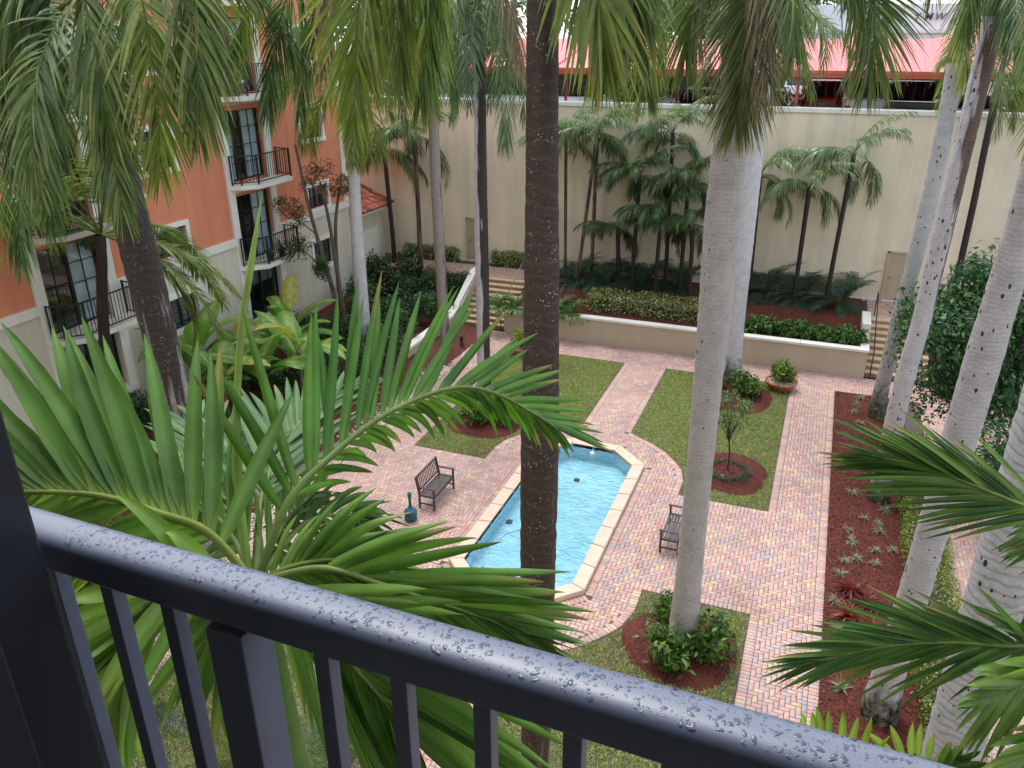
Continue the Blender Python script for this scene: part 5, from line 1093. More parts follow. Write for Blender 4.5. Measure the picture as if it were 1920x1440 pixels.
shrub('shrub', 'green shrub below the lower left balcony', 'shrub', (-21.929, 17.757, 0.300), (1.2,1.2,1.4), 2600, .14, [SA(54,88,46), SA(78,112,60), SA(110,140,86)], 7, 'shrubs by the coral block', nclump=22, cl=.3)
shrub('shrub', 'grey green shrub between the balcony and the thick dark curved palm', 'shrub', (-19.946, 17.021, 0.200), (1.1,1.1,1.2), 2200, .14, [SA(54,84,56), SA(82,110,80), SA(116,138,112)], 7, 'shrubs by the coral block', nclump=20, cl=.3)
for k, (x, y, r3, cols_, sz, lab) in enumerate([
  (-15.3, 24.2, (1.0,1.0,.8), [SA(44,76,44), SA(70,104,60), SA(98,130,82)], .12, 'dark rounded shrub below the short grey white palm'),
  (-15.0, 21.6, (.9,1.2,.7), [SA(58,92,50), SA(86,120,68), SA(118,146,92)], .12, 'low green shrub left of the pebble edging'),
  (-17.2, 20.8, (1.2,1.2,1.3), [SA(40,72,44), SA(64,98,58), SA(90,124,78)], .14, 'dark shrub behind the broad leafed clump'),
  (-18.6, 22.0, (1.0,1.2,1.2), [SA(40,72,44), SA(64,98,58), SA(90,124,78)], .14, 'dark shrub under the low coral block window'),
  (-16.4, 28.4, (1.2,1.0,1.1), [SA(36,66,42), SA(58,90,56), SA(84,116,74)], .13, 'dark shrub right of the short grey white palm'),
  (-18.2, 29.0, (1.2,1.1,1.6), [SA(46,74,46), SA(74,102,62), SA(104,124,86)], .17, 'tall leafy shrub under the annex eave'),
  (-18.4, 18.0, (1.2,1.3,1.2), [SA(50,84,46), SA(76,110,60), SA(108,138,84)], .14, 'green shrub under the coconut palm'),
  (-16.2, 17.0, (1.1,1.2,1.1), [SA(50,84,46), SA(76,110,60), SA(108,138,84)], .14, 'green shrub between coconut palm and brick path'),
  (-14.6, 14.6, (1.1,1.3,1.1), [SA(54,88,46), SA(82,116,62), SA(112,142,84)], .13, 'green shrub behind the thick dark curved palm'),
  (-14.2, 11.6, (1.1,1.2,1.0), [SA(54,88,46), SA(82,116,62), SA(112,142,84)], .12, 'green shrub behind the corner post')]):
    shrub('shrub', lab, 'shrub', (x, y, .15), r3, 2400, sz, cols_, 7, 'shrubs filling the left bed', nclump=22, cl=.32)
for k, (x, y, lab) in enumerate([(-19.0, 31.6, 'dark shrub in the corner under the annex panel'), (-17.4, 31.2, 'dark shrub below the upper walk, left of the plant sign'), (-16.2, 31.9, 'dark shrub beside the plant sign'), (-15.0, 32.3, 'dark shrub at the top of the sloped cheek wall'), (-15.3, 29.2, 'dark shrub at the foot of the sloped cheek wall'), (-15.4, 26.6, 'dark shrub just right of the short grey white palm foot'), (-17.2, 25.2, 'dark shrub just left of the short grey white palm foot'), (-15.0, 25.0, 'dark shrub before the short grey white palm foot'), (-14.7, 22.9, 'dark shrub at the edge of the pebbles'), (-16.2, 22.1, 'dark shrub between the pebbles and the coral block'), (-17.6, 27.6, 'dark shrub behind the three stemmed tree')]):
    shrub('shrub', lab, 'shrub', (x, y, .45), (1.0,.9,1.15), 2200, .13, [SA(44,74,46), SA(66,98,60), SA(92,122,80)], 7, 'shrubs below the upper walk', nclump=22, cl=.32)
t = thing('three_stemmed_tree', 'thin three stemmed tree with bronze drooping foliage beside the coral block', 'tree', (-17.6, 26.3, .3))
stems_ = [[(0,0,-.1),(-.3,-.1,2.2),(-.85,-.2,5.0),(-1.15,-.3,7.6)], [(.1,.1,-.1),(0,0,2.0),(-.25,.1,4.6),(-.5,.1,6.2)], [(-.1,.2,-.1),(-.25,.3,1.8),(-.2,.4,4.4),(.1,.5,6.0)]]
for s_ in stems_: V, Q, c = ring_tube(crom(s_, 18), np.linspace(.11, .05, 18), 10, (1,1,1)); fast('trunk', V, Q, M['bark'], t, smooth=True)
BZ = [SA(96,74,54), SA(120,96,66), SA(72,80,48), SA(92,104,58), SA(140,112,84)]
for ci, (c_, r_, cols_) in enumerate((((-1.5,-.6,5.1),(.7,.7,.9),BZ), ((-1.2,-.8,3.9),(.75,.7,.6),[SA(56,84,46), SA(88,96,54), SA(96,74,54)]), ((-.6,.2,6.3),(.8,.7,.7),BZ), ((.2,.5,6.1),(.6,.6,.6),BZ), ((-.3,-.6,3.0),(.35,.35,.6),[SA(70,100,60), SA(104,126,78)]))):
    P, D, cen = blob_points(520, *r_, 10, .42); V, Q, c = leaf_cloud(P+np.array(c_), D-.6*Z3, .19, cols_, .22, .4); fast('foliage', V, Q, M['shrubleaf'], t, c)
    V, Q, c = ring_tube(crom([(c_[0]*.45, c_[1]*.3, c_[2]-.9), tuple(np.array(c_)*np.array([.8,.8,1])-np.array([0,0,.3])), c_], 7), np.linspace(.03, .012, 7), 6, (1,1,1)); fast('branch', V, Q, M['bark'], t, smooth=True)
# broad leafed banana like clump
def banana(loc, nleaf, hgt, label, seed):
    t = thing('banana_plant', label, 'banana plant', loc, 'broad leafed clump in the left bed'); r_ = random.Random(seed)
    V, Q, c = ring_tube(crom([(0,0,-.05),(.02,.02,hgt*.35),(.05,.0,hgt*.6)], 8), np.linspace(.08,.05,8), 10, (1,1,1)); fast('stem', V, Q, M['bark'], t, smooth=True)
    for i in range(nleaf):
        az = 2.399*i+r_.uniform(-.4,.4); el = r_.uniform(.55, 1.4); pth = arc_path((0.03,0,hgt*r_.uniform(.3,.7)), az, el, r_.uniform(1.9, 2.8), r_.uniform(.9, 1.7), 16)
        T = nrm(np.gradient(pth, axis=0)); s = nrm(np.cross(T, Z3)+1e-6); nn = np.cross(s, T); wp = np.interp(np.linspace(0,1,16), [0,.2,.28,.5,.8,1], [.03,.04,.7,1,.75,.04])*r_.uniform(.30,.42)
        cut = np.array([1-.22*(r_.random() < .25) for _ in range(16)]); wl = wp*cut
        rows = [pth-s*wp[:,None]+nn*wp[:,None]*-.1, pth-s*(wp*.5)[:,None]+nn*wp[:,None]*.12, pth, pth+s*(wp*.5)[:,None]+nn*wp[:,None]*.12, pth+s*wl[:,None]-nn*wp[:,None]*.1]
        Vv = np.stack(rows, 1).reshape(-1,3); base = SA(112,158,74)*r_.uniform(.8,1.15) if r_.random() < .94 else SA(170,165,80)
        cc = np.tile(np.array([base*.92, base, SA(170,190,110), base, base*.95]), (16,1)); fast('leaf', Vv, leaf_faces(1,15,5), M['fgleaf'], t, cc, smooth=True)
for k, (_, _, lab) in enumerate([(430, 760, 'broad leafed plant nearest the thick dark curved palm'), (500, 745, 'tallest broad leafed plant with upright new leaf'), (565, 725, 'broad leafed plant at the right of the clump'), (465, 715, 'broad leafed plant at the back of the clump'), (390, 720, 'broad leafed plant left of the clump behind the curved palm'), (545, 680, 'pale broad leafed plant below the low window')]):
    g = {0: (-16.962, 18.358, 0.100), 1: (-16.195, 19.270, 0.100), 2: (-15.640, 20.576, 0.100), 3: (-17.996, 20.626, 0.100), 4: (-18.800, 19.387, 0.100), 5: (-17.398, 22.625, 0.100)}[k]
    banana(g, 10, 2.5+.35*(k % 3), lab, 80+k)
# feathery light green plant and small palm seen through the balusters
g = (-8.273, 7.964, 0.000)
t = thing('feathery_plant', 'feathery light green plant seen through the railing balusters', 'plant', (g[0], g[1], -.03)); acc = Acc()
for i in range(70):
    pth = arc_path((rng.normal(0,.25), rng.normal(0,.25), 0), rng.uniform(0,6.28), rng.uniform(.5,1.5), rng.uniform(.9,1.9), rng.uniform(.9,2.2), 12)
    add_frond(acc, pth, rr=.006, rcol=SA(120,140,70), nl=26, L=.16, wd=.007, droop=.3, plum=.8, vee=0, seg=2, t0=.2, c1=SA(120,144,70), c2=SA(168,182,104))
acc.build('foliage', M['shrubleaf'], t)
g = (-6.637, 8.591, 0.000)
rosette('fan_frond_plant', 'dark feathery frond plant beside the wide railing post', 'palm', (g[0], g[1], -.03), 16, 1.7, .3, .02, G_DK, 95, nl=34, lo=.4)
g = (-10.885, 8.145, 0.000)
rosette('fan_frond_plant', 'dark cycad like plant over the brick path at lower left', 'palm', (g[0], g[1], 0.0), 16, 1.7, .34, .016, dict(c1=SA(32,56,50), c2=SA(58,84,70)), 96, nl=40, lo=.4)
shrub('shrub', 'small leafed shrub behind the railing at the far left', 'shrub', (-14.347, 10.088, 0.200), (1.0,1.0,1.1), 1900, .09, [SA(70,96,48), SA(98,122,62), SA(60,80,44)], 6, None, nclump=18, cl=.3)
hedge('hedge', 'added dark leafy screen that darkens the gap under the carport roof', -45, .5, 51.5, 53, 7.9, 10.3, 9000, .3, np.array([SA(40,60,40), SA(58,80,52), SA(76,98,64)]))  # added backdrop, stands in for the dark background under the carport roof
# trees beyond the car park
for k, (x, y, s_, lab) in enumerate([(-20, 46, 3.6, 'green tree beyond the car park above the left end of the cream wall'), (-13, 50, 3.4, 'green tree beyond the car park behind the half dark palm'), (-6, 55, 3.5, 'green tree beyond the carport behind the stout trunks'), (-27, 52, 4.5, 'tall green tree behind the annex'), (14, 52, 3.6, 'green tree beyond the carport at the right'), (-34, 58, 5, 'tall green tree behind the coral block end'), (-16, 66, 4.6, 'tall far green tree beyond the left end of the carport'), (-2, 72, 4.6, 'tall far green tree beyond the middle of the carport'), (-9, 62, 4.2, 'far green tree beside the carport end')]):
    shrub('far_tree', lab, 'tree', (x, y, 7.9), (s_, s_, s_*.85), 5200, .4, [SA(60,90,56), SA(86,116,74), SA(116,138,96)], 8, 'trees beyond the car park', trunk_h=1.6, trunk_r=.2, nclump=40, cl=.26, flat=False, bark='bark')
# ================================================================== GARDEN OBJECTS
def bench(label, loc, rz):
    t = thing('bench', label, 'bench', loc, 'slatted benches by the pool', rz); w_ = M['wood_dark']; hl = .60
    for sx in (-1, 1):
        MB().box(sx*hl-.025, -.255, 0, sx*hl+.025, -.205, .62).build('leg', w_, t, bevel=.004)
        MB().beam((sx*hl, .205, 0), (sx*hl, .205, .44), .05, .05, (0,1,0)).build('leg', w_, t, bevel=.004)
        MB().beam((sx*hl, .205, .44), (sx*hl, .295, .92), .05, .05, (0,1,0)).build('back_post', w_, t, bevel=.004)
        MB().box(sx*hl-.035, -.29, .62, sx*hl+.035, .225, .65).build('armrest', w_, t, bevel=.006)
        MB().box(sx*hl-.018, -.205, .13, sx*hl+.018, .18, .165).build('stretcher', w_, t); MB().box(sx*hl-.018, -.205, .36, sx*hl+.018, .18, .41).build('side_rail', w_, t)
    MB().box(-hl+.025, -.25, .345, hl-.025, -.222, .405).build('front_rail', w_, t)
    for k in range(6): y = -.235+k*.078; MB().box(-hl+.026, y, .412, hl-.026, y+.058, .432).build('seat_slat', w_, t, bevel=.003)
    MB().beam((-hl+.03, .288, .90), (hl-.03, .288, .90), .035, .06).build('top_rail', w_, t, bevel=.004)
    MB().beam((-hl+.03, .222, .50), (hl-.03, .222, .50), .03, .045).build('bottom_rail', w_, t, bevel=.004)
    for k in range(13): x = -hl+.085+k*(2*hl-.17)/12; MB().beam((x, .227, .522), (x, .284, .872), .03, .012, (0,1,0)).build('back_slat', w_, t)
bench('dark slatted bench left of the pool beside the teal ash receptacle', (-8.87, 16.99, 0), R(90))
bench('dark slatted bench right of the pool, half behind the grey trunk', (-2.40, 17.28, 0), R(-90))
t = thing('ash_receptacle', 'teal bottle shaped ash receptacle beside the left bench', 'ashtray', (-9.03, 15.78, 0))
MB().lathe([(.155,0),(.165,.02),(.165,.24),(.158,.25)], 28).build('bucket', plain('dark_teal_base', S(22,78,84), .5, .1, 5, .05), t, smooth=True)
MB().lathe([(.172,.245),(.172,.262),(.15,.30),(.10,.335),(.055,.36),(.042,.40)], 28).build('dome', M['teal'], t, smooth=True)
MB().lathe([(.042,.39),(.036,.55),(.036,.70)], 16).build('neck', plain('dark_teal_base2', S(22,78,84), .5, .1, 5, .05), t, smooth=True)
MB().lathe([(.05,.69),(.053,.72),(.053,.80),(.046,.82)], 16).build('cap', M['teal'], t, smooth=True)
PC = [SA(92,124,44), SA(126,152,58), SA(160,172,78), SA(74,104,38)]
for k, (x, y, lab, cols_) in enumerate(((-.62, 27.95, 'at the far end of the right brick path', PC), (-10.5, 27.95, 'behind the very thick dark trunk', [SA(122,138,50), SA(168,166,62), SA(190,178,80), SA(92,110,44)]))):
    t = thing('planter_bowl', 'wide terracotta bowl planter '+lab, 'planter', (x, y, 0), 'terracotta bowls')
    MB().lathe([(.34,0),(.39,.02),(.50,.20),(.54,.25),(.56,.26),(.56,.32),(.53,.325),(.49,.27),(.45,.24),(.02,.24)], 32).build('bowl', M['terracotta'], t, smooth=True)
    V, F, c = pebbles(420, lambda n: (lambda r, a: np.stack([r*np.cos(a), r*np.sin(a)], 1))(48e-2*np.sqrt(rng.uniform(0,1,n)), rng.uniform(0,6.283,n)), lambda P: np.full(len(P), .265))
    stuff(fast('pebbles', V, F, M['pebble'], t, c, smooth=True))
    shrub('potted_shrub', 'rounded '+('green' if k == 0 else 'yellow green')+' shrub in the terracotta bowl '+lab, 'shrub', (x, y, .26), (.56,.56,.66), 2300, .095, cols_, 6, 'potted shrubs', nclump=24, cl=.32, wr=.55)
for (x, y, lab) in ((-.92, 14.33, 'small black spotlight in the nearest mulch bed'), (-1.19, 26.6, 'small black spotlight in the far right lawn bed')):
    t = thing('garden_spotlight', lab, 'garden light', (x, y, 0)); MB().tube([(0,0,-.05),(0,0,.22)], .014, 8).build('stake', M['black_metal'], t)
    MB().tube([(0,-.02,.2),(.02,.05,.34)], [.045,.055], 14).build('lamp_head', M['black_metal'], t); MB().lathe([(.02,.18),(.03,.2),(.02,.22)], 10).build('knuckle', M['black_metal'], t)
t = thing('well_light', 'white capped light among the grass ring under the sapling', 'garden light', (-1.68, 20.75, 0)); MB().lathe([(.05,-.03),(.05,.13),(.045,.14)], 16).build('tube', M['white_plastic'], t); MB().lathe([(.056,.12),(.056,.15),(.03,.155)], 16).build('rim', M['steel'], t)
g = (-17.604, 33.817, 1.000); t = thing('plant_sign', 'small white sign on a stake among the dark shrubs', 'sign', (g[0], g[1], g[2]-.6)); MB().box(-.008,-.008,-.4,.008,.008,.62).build('stake', M['black_metal'], t); MB().box(-.11,-.03,.58,.11,-.01,.72).build('plate', M['white_plastic'], t)
g = (-12.987, 27.758, 0.000); t = thing('bollard_light', 'short grey bollard light by the far left lawn corner', 'garden light', (g[0], g[1], 0)); MB().box(-.07,-.07,0,.07,.07,.42).build('post', M['steel'], t, bevel=.006); MB().box(-.085,-.085,.42,.085,.085,.47).build('cap', M['iron'], t, bevel=.006); MB().box(-.072,-.074,.30,.072,-.0705,.40).build('louvre', M['iron'], t)
g = (-1.30, 24.6, 0); t = thing('utility_box', 'small dark utility box half behind the stout grey trunk', 'box', (-2.55, 24.1, 0)); MB().box(-.16,-.12,-.03,.16,.12,.26).build('housing', M['iron'], t, bevel=.01); MB().box(-.17,-.13,.26,.17,.13,.29).build('lid', M['black_metal'], t, bevel=.008)
t = thing('balcony_chair', 'brown wicker chair on the upper balcony', 'chair', (-19.65, 24.25, 9.73)); wk = plain('brown_wicker', S(120,98,82), .8, .3, 40, .5, 90)
MB().box(-.27,-.27,.1,.27,.27,.4).build('seat', wk, t, bevel=.03); MB().box(-.27,-.27,.4,-.2,.27,.85).build('backrest', wk, t, bevel=.02)
for s_ in (-1, 1): MB().box(-.2, s_*.25-.03, .4, .26, s_*.25+.03, .62).build('armrest', wk, t, bevel=.02)
for sx in (-.22,.22):
    for sy in (-.22,.22): MB().box(sx-.03, sy-.03, 0, sx+.03, sy+.03, .1).build('leg', wk, t)
MB().box(-.19,-.21,.401,.24,.21,.49).build('cushion', M['curtain'], t, bevel=.03)
for k, (y, lab) in enumerate(((24.6, 'left potted plant on the lower coral block balcony'), (25.3, 'right potted plant on the lower coral block balcony'))):
    blade_tuft('potted_plant', lab, 'plant', (-19.4, y, 4.05), 40, .6, .03, SA(60,84,56), SA(96,116,80), 'balcony plants'); 
    t = thing('flower_pot', 'dark pot under the '+lab, 'pot', (-19.4, y, 3.79), 'balcony pots'); MB().lathe([(.11,0),(.15,.24),(.16,.25),(.16,.28),(.14,.28),(.13,.25)], 16).build('pot', M['iron'], t); MB().lathe([(.13,.24),(.06,.26),(.01,.265)], 16).build('soil', M['soil'], t)

# ================================================================== BALCONY RAILING IN FRONT
rm_, nt, p_ = mat('wet_blue_grey_paint'); co = objcoord(nt)
nt.links.new(ramp(nt, noise(nt, co, 14, 4), [(0.3, (.084,.104,.160,1)), (0.7, (.098,.120,.182,1))]), p_.inputs['Base Color'])
p_.inputs['Roughness'].default_value = .5; p_.inputs['Specular IOR Level'].default_value = .5; p_.inputs['Coat Weight'].default_value = .8; p_.inputs['Coat Roughness'].default_value = .36; p_.inputs['Coat IOR'].default_value = 1.5
bump(nt, p_, noise(nt, co, 220, 2), .05, .001)
M['rail'] = rm_
RY0 = .5725
e = (-0.802, 0.535, 11.298)[0]
rl = thing('balcony_railing', 'wet dark blue grey balcony railing with round topped handrail in the foreground', 'railing', (0, RY0, 10.17), None, -.0198)
prof = [(-.0275,1.035),(-.0275,1.050),(-.0255,1.0565),(-.020,1.061),(-.011,1.0635),(0,1.0645),(.011,1.0635),(.020,1.061),(.0255,1.0565),(.0275,1.050),(.0275,1.035)]
def extrude(pf, x0, x1, n=1):
    k = len(pf); mb = MB(); vs = []
    for i in range(n+1): vs += [(x0+(x1-x0)*i/n, y, z) for y, z in pf]
    mb.add(vs, [(i*k+j, i*k+(j+1)%k, (i+1)*k+(j+1)%k, (i+1)*k+j) for i in range(n) for j in range(k)]+[tuple(range(k-1,-1,-1)), tuple(range(n*k,(n+1)*k))]); return mb
hr = extrude(prof, e-.2, .75).build('handrail', M['rail'], rl, smooth=False)
for p_l in hr.data.polygons: p_l.use_smooth = len(p_l.vertices) == 4
hr.modifiers.new('edges', 'EDGE_SPLIT').split_angle = R(40)
extrude([(-.021,1.006),(.021,1.006),(.021,1.0345),(-.021,1.0345)], e-.2, .75).build('channel', M['rail'], rl, bevel=.003)
extrude([(-.02,.08),(.02,.08),(.02,.11),(-.02,.11)], e-.2, .75).build('bottom_rail', M['rail'], rl, bevel=.003)
for x in (-.870,-.772,-.674,-.453,-.355,-.257,-.159,-.061,.037,.135,.233,.331,.429,.527): MB().box(x-.010, -.010, .11, x+.010, .010, 1.0).build('baluster', M['rail'], rl, bevel=.0015)
MB().box(-.600, -.026, 0, -.548, .026, 1.0).build('newel_post', M['rail'], rl, bevel=.002)
MB().box(.62, -.026, 0, .672, .026, 1.0).build('newel_post', M['rail'], rl, bevel=.002)
cpst = thing('corner_post', 'tall black balcony corner post at the left edge', 'post', (e-.07, .49, 10.17)); blk = plain('black_wet_paint', S(30,33,42), .35, .2, 8, .1, spec=.6)
MB().box(-.09, -.045, 0, .07, .045, 2.8).build('post', blk, cpst, bevel=.004)
e2 = (-0.697, 0.400, 11.176)[0]
MB().box(e2-(e-.07)-.12, -.19, 0, e2-(e-.07), -.09, 2.9).build('screen_frame', blk, cpst, bevel=.004)
own = thing('camera_side_building', 'cream facade behind and above the balcony the picture is taken from', 'building', (0, -1.4, 0))
MB().box(-22, -.6, -.4, 16, -.001, 18).build('wall', M['base_cream'], own)
MB().box(-3.2, .001, 13.0, 3.2, 2.0, 13.2).build('balcony_slab', M['trim'], own)
sd = MB().box(-3.0, .002, 10.2, 3.0, .06, 12.7).build('unseen_dark_glazing', M['frame_dark'], own)  # unseen dark glass behind the camera, added so the balusters reflect less light
for k in range(4): MB().box(-2.9+k*1.46, .061, 10.3, -1.52+k*1.46, .07, 12.6).build('pane', glassm, sd)
structure(MB().box(-3.2, -1.4, 9.95, 3.2, .68, 10.165).build('balcony_floor', plain('balcony_concrete', S(92,90,88), .8, .1, 3, .3)))
dm, nt, p_ = mat('rain_drop'); p_.inputs['Base Color'].default_value = (.070,.086,.138,1); p_.inputs['IOR'].default_value = 1.4; p_.inputs['Roughness'].default_value = .04
# rain drops: low irregular domes on the top face of the handrail
pf = np.array(prof[1:-1]); acc = Acc(); nd = 1900; seg_n = 9
arc = np.concatenate([[0], np.cumsum(np.hypot(*np.diff(pf, axis=0).T))])
for k in range(nd):
    x = rng.uniform(e-.02, .45); q = rng.uniform(.012, arc[-1]-.008); r = min(.0028, .0005+rng.exponential(.0007)); ex = rng.uniform(1, 1.9)
    yy = np.interp(q, arc, pf[:,0]); zz = np.interp(q, arc, pf[:,1]); y2 = np.interp(q+.002, arc, pf[:,0]); z2 = np.interp(q+.002, arc, pf[:,1])
    ty = np.array([0, y2-yy, z2-zz]); ty /= np.linalg.norm(ty); tx = np.array([1., 0, 0]); nn = np.cross(tx, ty)
    a = np.arange(seg_n)*2*np.pi/seg_n; wob = 1+.22*np.sin(a*2+rng.uniform(0,6))+.15*np.sin(a*3+rng.uniform(0,6)); c0 = np.array([x, yy, zz])
    al = rng.uniform(0, 3.14); rings = []
    for rk, hk in ((1, -.02), (.82, .32), (.45, .5), (.02, .56)):
        u = np.cos(a)*wob*rk*r*ex; v = np.sin(a)*wob*rk*r; uu = u*math.cos(al)-v*math.sin(al); vv = u*math.sin(al)+v*math.cos(al)
        rings.append(c0+tx*uu[:,None]+ty*vv[:,None]+nn*(hk*r*.28))
    V = np.vstack(rings); i = np.arange(3)[:,None]*seg_n; j = np.arange(seg_n)[None]; j2 = (j+1) % seg_n
    acc.add(V, np.stack([i+j, i+j2, i+seg_n+j2, i+seg_n+j], -1).reshape(-1,4), np.ones((len(V),3)))
V, Q, c = acc.out(); stuff(fast('rain_drops', V, Q, dm, rl, smooth=True))

# ================================================================== FOREGROUND PALMS
UP = -CM[1]; RT_ = CM[0]
def fg_frond(t, path, single=True, rr=.012, rcol=SA(132,152,84), n=36, **kw):
    o = np.array(t.location); P = crom([np.array(p)-o for p in path], n)
    V, Q, c = ring_tube(P, np.linspace(rr, rr*.2, n), 8, rcol); f = fast('frond', V, Q, M['fgleaf'], t, c, smooth=True)
    A = dict(seg=9, fold=.32, plum=.10, jit=.10, droop=.12, tipc=SA(150,128,78), ptip=.22, bow=.05); A.update(kw); rest = Acc()
    for V, cc in leaflets(P, **A):
        nlf, s1, ac, _ = V.shape; cc = cc.copy(); cc[:,:,2] *= 1.28; cc[:,:,0] *= .9; cc[:,:,4] *= .86; cc[:,0] = cc[:,0]*.4+np.asarray(rcol)*.6
        for i in range(nlf):
            if single: fast('leaflet', V[i].reshape(-1,3), leaf_faces(1, s1-1, ac), M['fgleaf'], f, cc[i].reshape(-1,3), smooth=True)
            else: rest.add(V[i].reshape(-1,3), leaf_faces(1, s1-1, ac), cc[i].reshape(-1,3))
    if not single: o_ = rest.build('leaflets', M['fgleaf'], f); o_.data.polygons.foreach_set('use_smooth', np.ones(len(o_.data.polygons), bool)); stuff(o_)
    return f
GF = dict(c1=SA(78,120,46), c2=SA(116,152,70)); GD = dict(c1=SA(60,104,36), c2=SA(94,136,52)); GP = dict(c1=SA(64,102,52), c2=SA(92,130,70)); GL = dict(c1=SA(118,158,72), c2=SA(150,182,92))
c0 = (-1.309, 1.416, 10.417)
fp = thing('garden_palm', 'bright green palm with broad leaflets just outside the railing at left', 'palm tree', (c0[0], c0[1], 0))
V, Q, c = ring_tube([(0,0,-.05),(0,0,4),(0,0,8),(0,0,c0[2]-.9)], [.10,.075,.065,.06], 14, (1,1,1)); fast('trunk', V, Q, thin, fp, smooth=True)
V, Q, c = ring_tube(crom([(0,0,c0[2]-.95),(0,0,c0[2]-.6),(0,0,c0[2]-.2),(0,0,c0[2]+.05)], 12), np.interp(np.linspace(0,1,12), [0,.2,.9,1], [.06,.075,.035,.002]), 14, SA(110,140,76)); fast('crownshaft', V, Q, M['fgleaf'], fp, c, smooth=True)
fg_frond(fp, [(-1.303, 1.425, 10.430), (-1.285, 1.569, 10.596), (-1.245, 1.733, 10.663), (-1.216, 1.932, 10.688), (-1.169, 2.127, 10.688), (-1.103, 2.316, 10.662), (-1.031, 2.481, 10.579), (-0.933, 2.613, 10.456), (-0.861, 2.657, 10.391)], nl=38, L=.54, wd=.034, a0=60, a1=10, vee=.30, side=UP, t0=.1, droop=.03, sides=(1,), rcol=SA(128,150,84), prof=([0,.15,.45,.8,1],[.8,.98,1,.8,.5]), **GD)
fg_frond(fp, [(-1.305, 1.430, 10.419), (-1.287, 1.574, 10.586), (-1.246, 1.739, 10.653), (-1.217, 1.939, 10.678), (-1.169, 2.133, 10.678), (-1.102, 2.323, 10.651), (-1.030, 2.487, 10.568), (-0.931, 2.620, 10.444), (-0.859, 2.664, 10.378)], nl=36, L=.34, wd=.03, a0=50, a1=10, vee=.75, side=UP, t0=.14, droop=.25, sides=(-1,), rr=.006, **GD)
fg_frond(fp, [(-1.292, 1.385, 10.462), (-1.383, 1.359, 10.605), (-1.470, 1.300, 10.678), (-1.563, 1.236, 10.743), (-1.651, 1.180, 10.770), (-1.766, 1.115, 10.778), (-1.918, 1.042, 10.749)], nl=28, L=.60, wd=.05, a0=60, a1=34, vee=-.25, side=UP, t0=.1, rcol=SA(160,178,92), sides=(1,), c1=SA(88,128,62), c2=SA(120,154,84), prof=([0,.15,.45,.8,1],[.8,.95,1,.9,.6]))
fg_frond(fp, [(-1.297, 1.390, 10.453), (-1.388, 1.364, 10.596), (-1.477, 1.305, 10.668), (-1.571, 1.241, 10.734), (-1.659, 1.184, 10.762), (-1.774, 1.119, 10.769)], nl=16, L=.42, wd=.05, a0=48, a1=26, vee=-.3, side=UP, t0=.15, sides=(-1,), droop=.5, **GL)
fg_frond(fp, [(-1.323, 1.434, 10.418), (-1.474, 1.686, 10.505), (-1.584, 1.943, 10.519), (-1.650, 2.214, 10.525), (-1.655, 2.494, 10.504)], nl=24, L=.5, wd=.036, a0=46, a1=12, vee=.25, side=RT_, t0=.2, **GP)
fg_frond(fp, [(-1.328, 1.432, 10.418), (-1.600, 1.683, 10.479), (-1.840, 1.884, 10.480), (-2.032, 2.048, 10.491)], nl=18, L=.55, wd=.036, a0=42, a1=12, vee=.2, side=RT_, t0=.2, **GP)
fg_frond(fp, [(-1.249, 1.372, 10.474), (-1.055, 1.374, 10.565), (-0.916, 1.395, 10.545), (-0.787, 1.427, 10.506), (-0.668, 1.481, 10.446), (-0.584, 1.524, 10.393)], nl=27, L=.46, wd=.032, a0=34, a1=6, vee=.1, side=UP, t0=.2, **GF)
fg_frond(fp, [(-1.248, 1.370, 10.467), (-1.038, 1.303, 10.451), (-0.871, 1.264, 10.355), (-0.757, 1.253, 10.236)], nl=24, L=.58, wd=.042, a0=40, a1=10, vee=.1, side=UP, t0=.1, **GF)
fg_frond(fp, [(-1.273, 1.363, 10.474), (-1.350, 1.231, 10.556), (-1.412, 1.127, 10.511), (-1.468, 1.055, 10.405)], nl=13, L=.42, wd=.05, a0=50, a1=16, vee=.1, side=UP, t0=.15, droop=.4, **GL)
fg_frond(fp, [(-1.314, 1.414, 10.417), (-1.367, 1.371, 10.371), (-1.425, 1.328, 10.202)], nl=11, L=.45, wd=.045, a0=46, a1=16, side=RT_, t0=.15, droop=.3, **GF)
fg_frond(fp, [(-1.348, 1.480, 10.388), (-1.406, 1.764, 10.366), (-1.386, 1.924, 10.314), (-1.307, 1.992, 10.269)], nl=14, L=.3, wd=.028, a0=52, a1=16, vee=-.2, side=UP, t0=.12, droop=.45, c1=SA(56,92,42), c2=SA(90,128,58))
fg_frond(fp, [(-1.331, 1.454, 10.392), (-1.333, 1.571, 10.269), (-1.260, 1.672, 10.174), (-1.189, 1.808, 10.156)], nl=18, L=.5, wd=.035, a0=50, a1=16, side=UP, t0=.15, droop=.4, **GF)
fg_frond(fp, [(-1.332, 1.457, 10.399), (-1.392, 1.617, 10.415), (-1.429, 1.777, 10.413), (-1.436, 1.889, 10.406)], nl=18, L=.28, wd=.03, a0=56, a1=16, vee=.2, side=UP, t0=.08, droop=.15, **GF)
fg_frond(fp, [(-1.316, 1.419, 10.430), (-1.440, 1.508, 10.473), (-1.574, 1.581, 10.488), (-1.723, 1.635, 10.479)], nl=16, L=.42, wd=.034, a0=54, a1=18, vee=-.2, side=UP, t0=.08, droop=.1, **GF)
fg_frond(fp, [(-1.299, 1.423, 10.424), (-1.177, 1.445, 10.494), (-1.073, 1.491, 10.506), (-0.963, 1.522, 10.479)], nl=20, L=.36, wd=.03, a0=50, a1=14, vee=.1, side=UP, t0=.08, droop=.3, **GF)
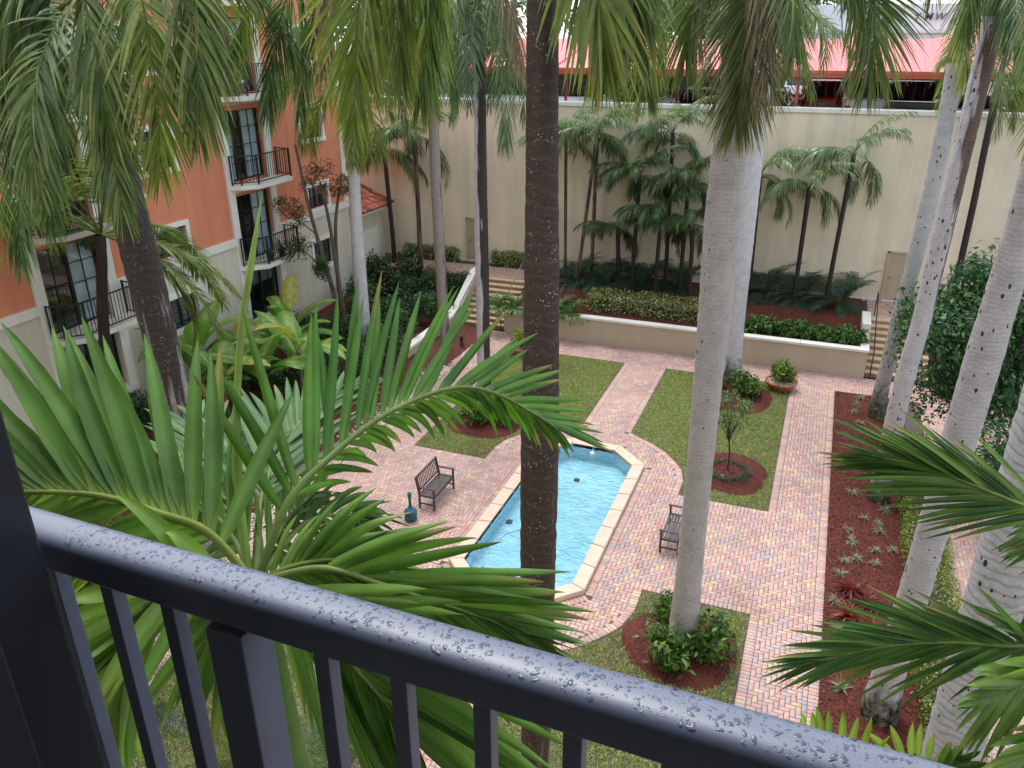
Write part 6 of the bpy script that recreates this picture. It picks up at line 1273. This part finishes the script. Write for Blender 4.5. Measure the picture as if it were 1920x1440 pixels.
o = np.array(fp.location); sp = crom([np.array(p)-o for p in ((-1.327, 1.415, 10.431), (-1.435, 1.562, 10.706), (-1.504, 1.720, 10.974), (-1.527, 1.841, 11.175), (-1.546, 1.959, 11.364))], 24)
V, Q, c = ring_tube(sp, np.interp(np.linspace(0,1,24), [0,.4,.75,1], [.014,.011,.0105,.0015]), 8, SA(150,172,92)); fast('new_leaf_spear', V, Q, M['fgleaf'], fp, c, smooth=True)

c1_ = (1.482, 3.552, 9.655)
fr_ = thing('garden_palm', 'palm whose deep green fronds reach in from the right edge', 'palm tree', (c1_[0], c1_[1], 0))
V, Q, c = ring_tube([(0,0,-.05),(0,0,4),(0,0,8),(0,0,c1_[2]-.1)], [.12,.09,.08,.07], 14, (1,1,1)); fast('trunk', V, Q, thin, fr_, smooth=True)
kwr = dict(c1=SA(54,90,46), c2=SA(100,136,68))
fg_frond(fr_, [(1.455, 3.561, 9.696), (1.121, 3.424, 9.929), (0.870, 3.323, 10.047), (0.657, 3.278, 10.127), (0.496, 3.288, 10.158), (0.372, 3.270, 10.173)], nl=38, L=.5, wd=.027, a0=32, a1=5, vee=-.15, side=UP, t0=.25, droop=.08, c1=SA(50,84,40), c2=SA(112,146,72))
fg_frond(fr_, [(1.471, 3.519, 9.593), (1.152, 3.147, 9.566), (0.909, 2.959, 9.618), (0.673, 2.857, 9.646), (0.429, 2.754, 9.631), (0.173, 2.644, 9.560)], nl=44, L=.48, wd=.027, a0=36, a1=8, vee=-.1, side=UP, t0=.15, droop=.08, **kwr)
fg_frond(fr_, [(1.544, 3.762, 9.551), (1.272, 3.739, 9.726), (1.109, 3.701, 9.782)], nl=13, L=.42, wd=.04, a0=55, a1=20, side=UP, t0=.3, droop=.3, **kwr)
fg_frond(fr_, [(1.390, 3.296, 9.685), (1.091, 2.880, 9.672), (0.905, 2.696, 9.685), (0.777, 2.578, 9.663)], nl=13, L=.42, wd=.05, a0=48, a1=12, side=UP, t0=.2, droop=.2, c1=SA(96,130,62), c2=SA(140,166,92))
fg_frond(fr_, [(1.315, 3.060, 9.744), (1.113, 2.732, 9.589), (0.956, 2.535, 9.551), (0.838, 2.404, 9.494)], nl=14, L=.45, wd=.05, a0=52, a1=16, side=UP, t0=.15, droop=.2, c1=SA(70,110,50), c2=SA(124,154,80))
c2_ = (0.533, 2.431, 9.058)
yp = thing('young_palm', 'lime green ragged leaf tips of a young palm rising behind the handrail', 'palm tree', (c2_[0], c2_[1], 0))
V, Q, c = ring_tube([(0,0,-.05),(0,0,4),(0,0,c2_[2])], [.08,.06,.05], 12, (1,1,1)); fast('trunk', V, Q, thin, yp, smooth=True)
fg_frond(yp, [(0.513, 2.457, 9.131), (0.420, 2.483, 9.312), (0.294, 2.449, 9.418), (0.176, 2.400, 9.487)], nl=8, L=.16, wd=.035, a0=80, a1=50, side=UP, t0=.3, c1=SA(140,176,70), c2=SA(176,204,96))
fg_frond(yp, [(0.522, 2.461, 9.131), (0.527, 2.531, 9.276), (0.586, 2.572, 9.312), (0.700, 2.607, 9.294)], nl=8, L=.17, wd=.035, a0=95, a1=75, side=UP, t0=.2, c1=SA(140,176,70), c2=SA(176,204,96))
fg_frond(yp, [(0.551, 2.364, 9.150), (0.626, 2.421, 9.333), (0.703, 2.460, 9.477)], nl=8, L=.22, wd=.05, a0=60, a1=20, side=RT_, t0=.2, **kwr)
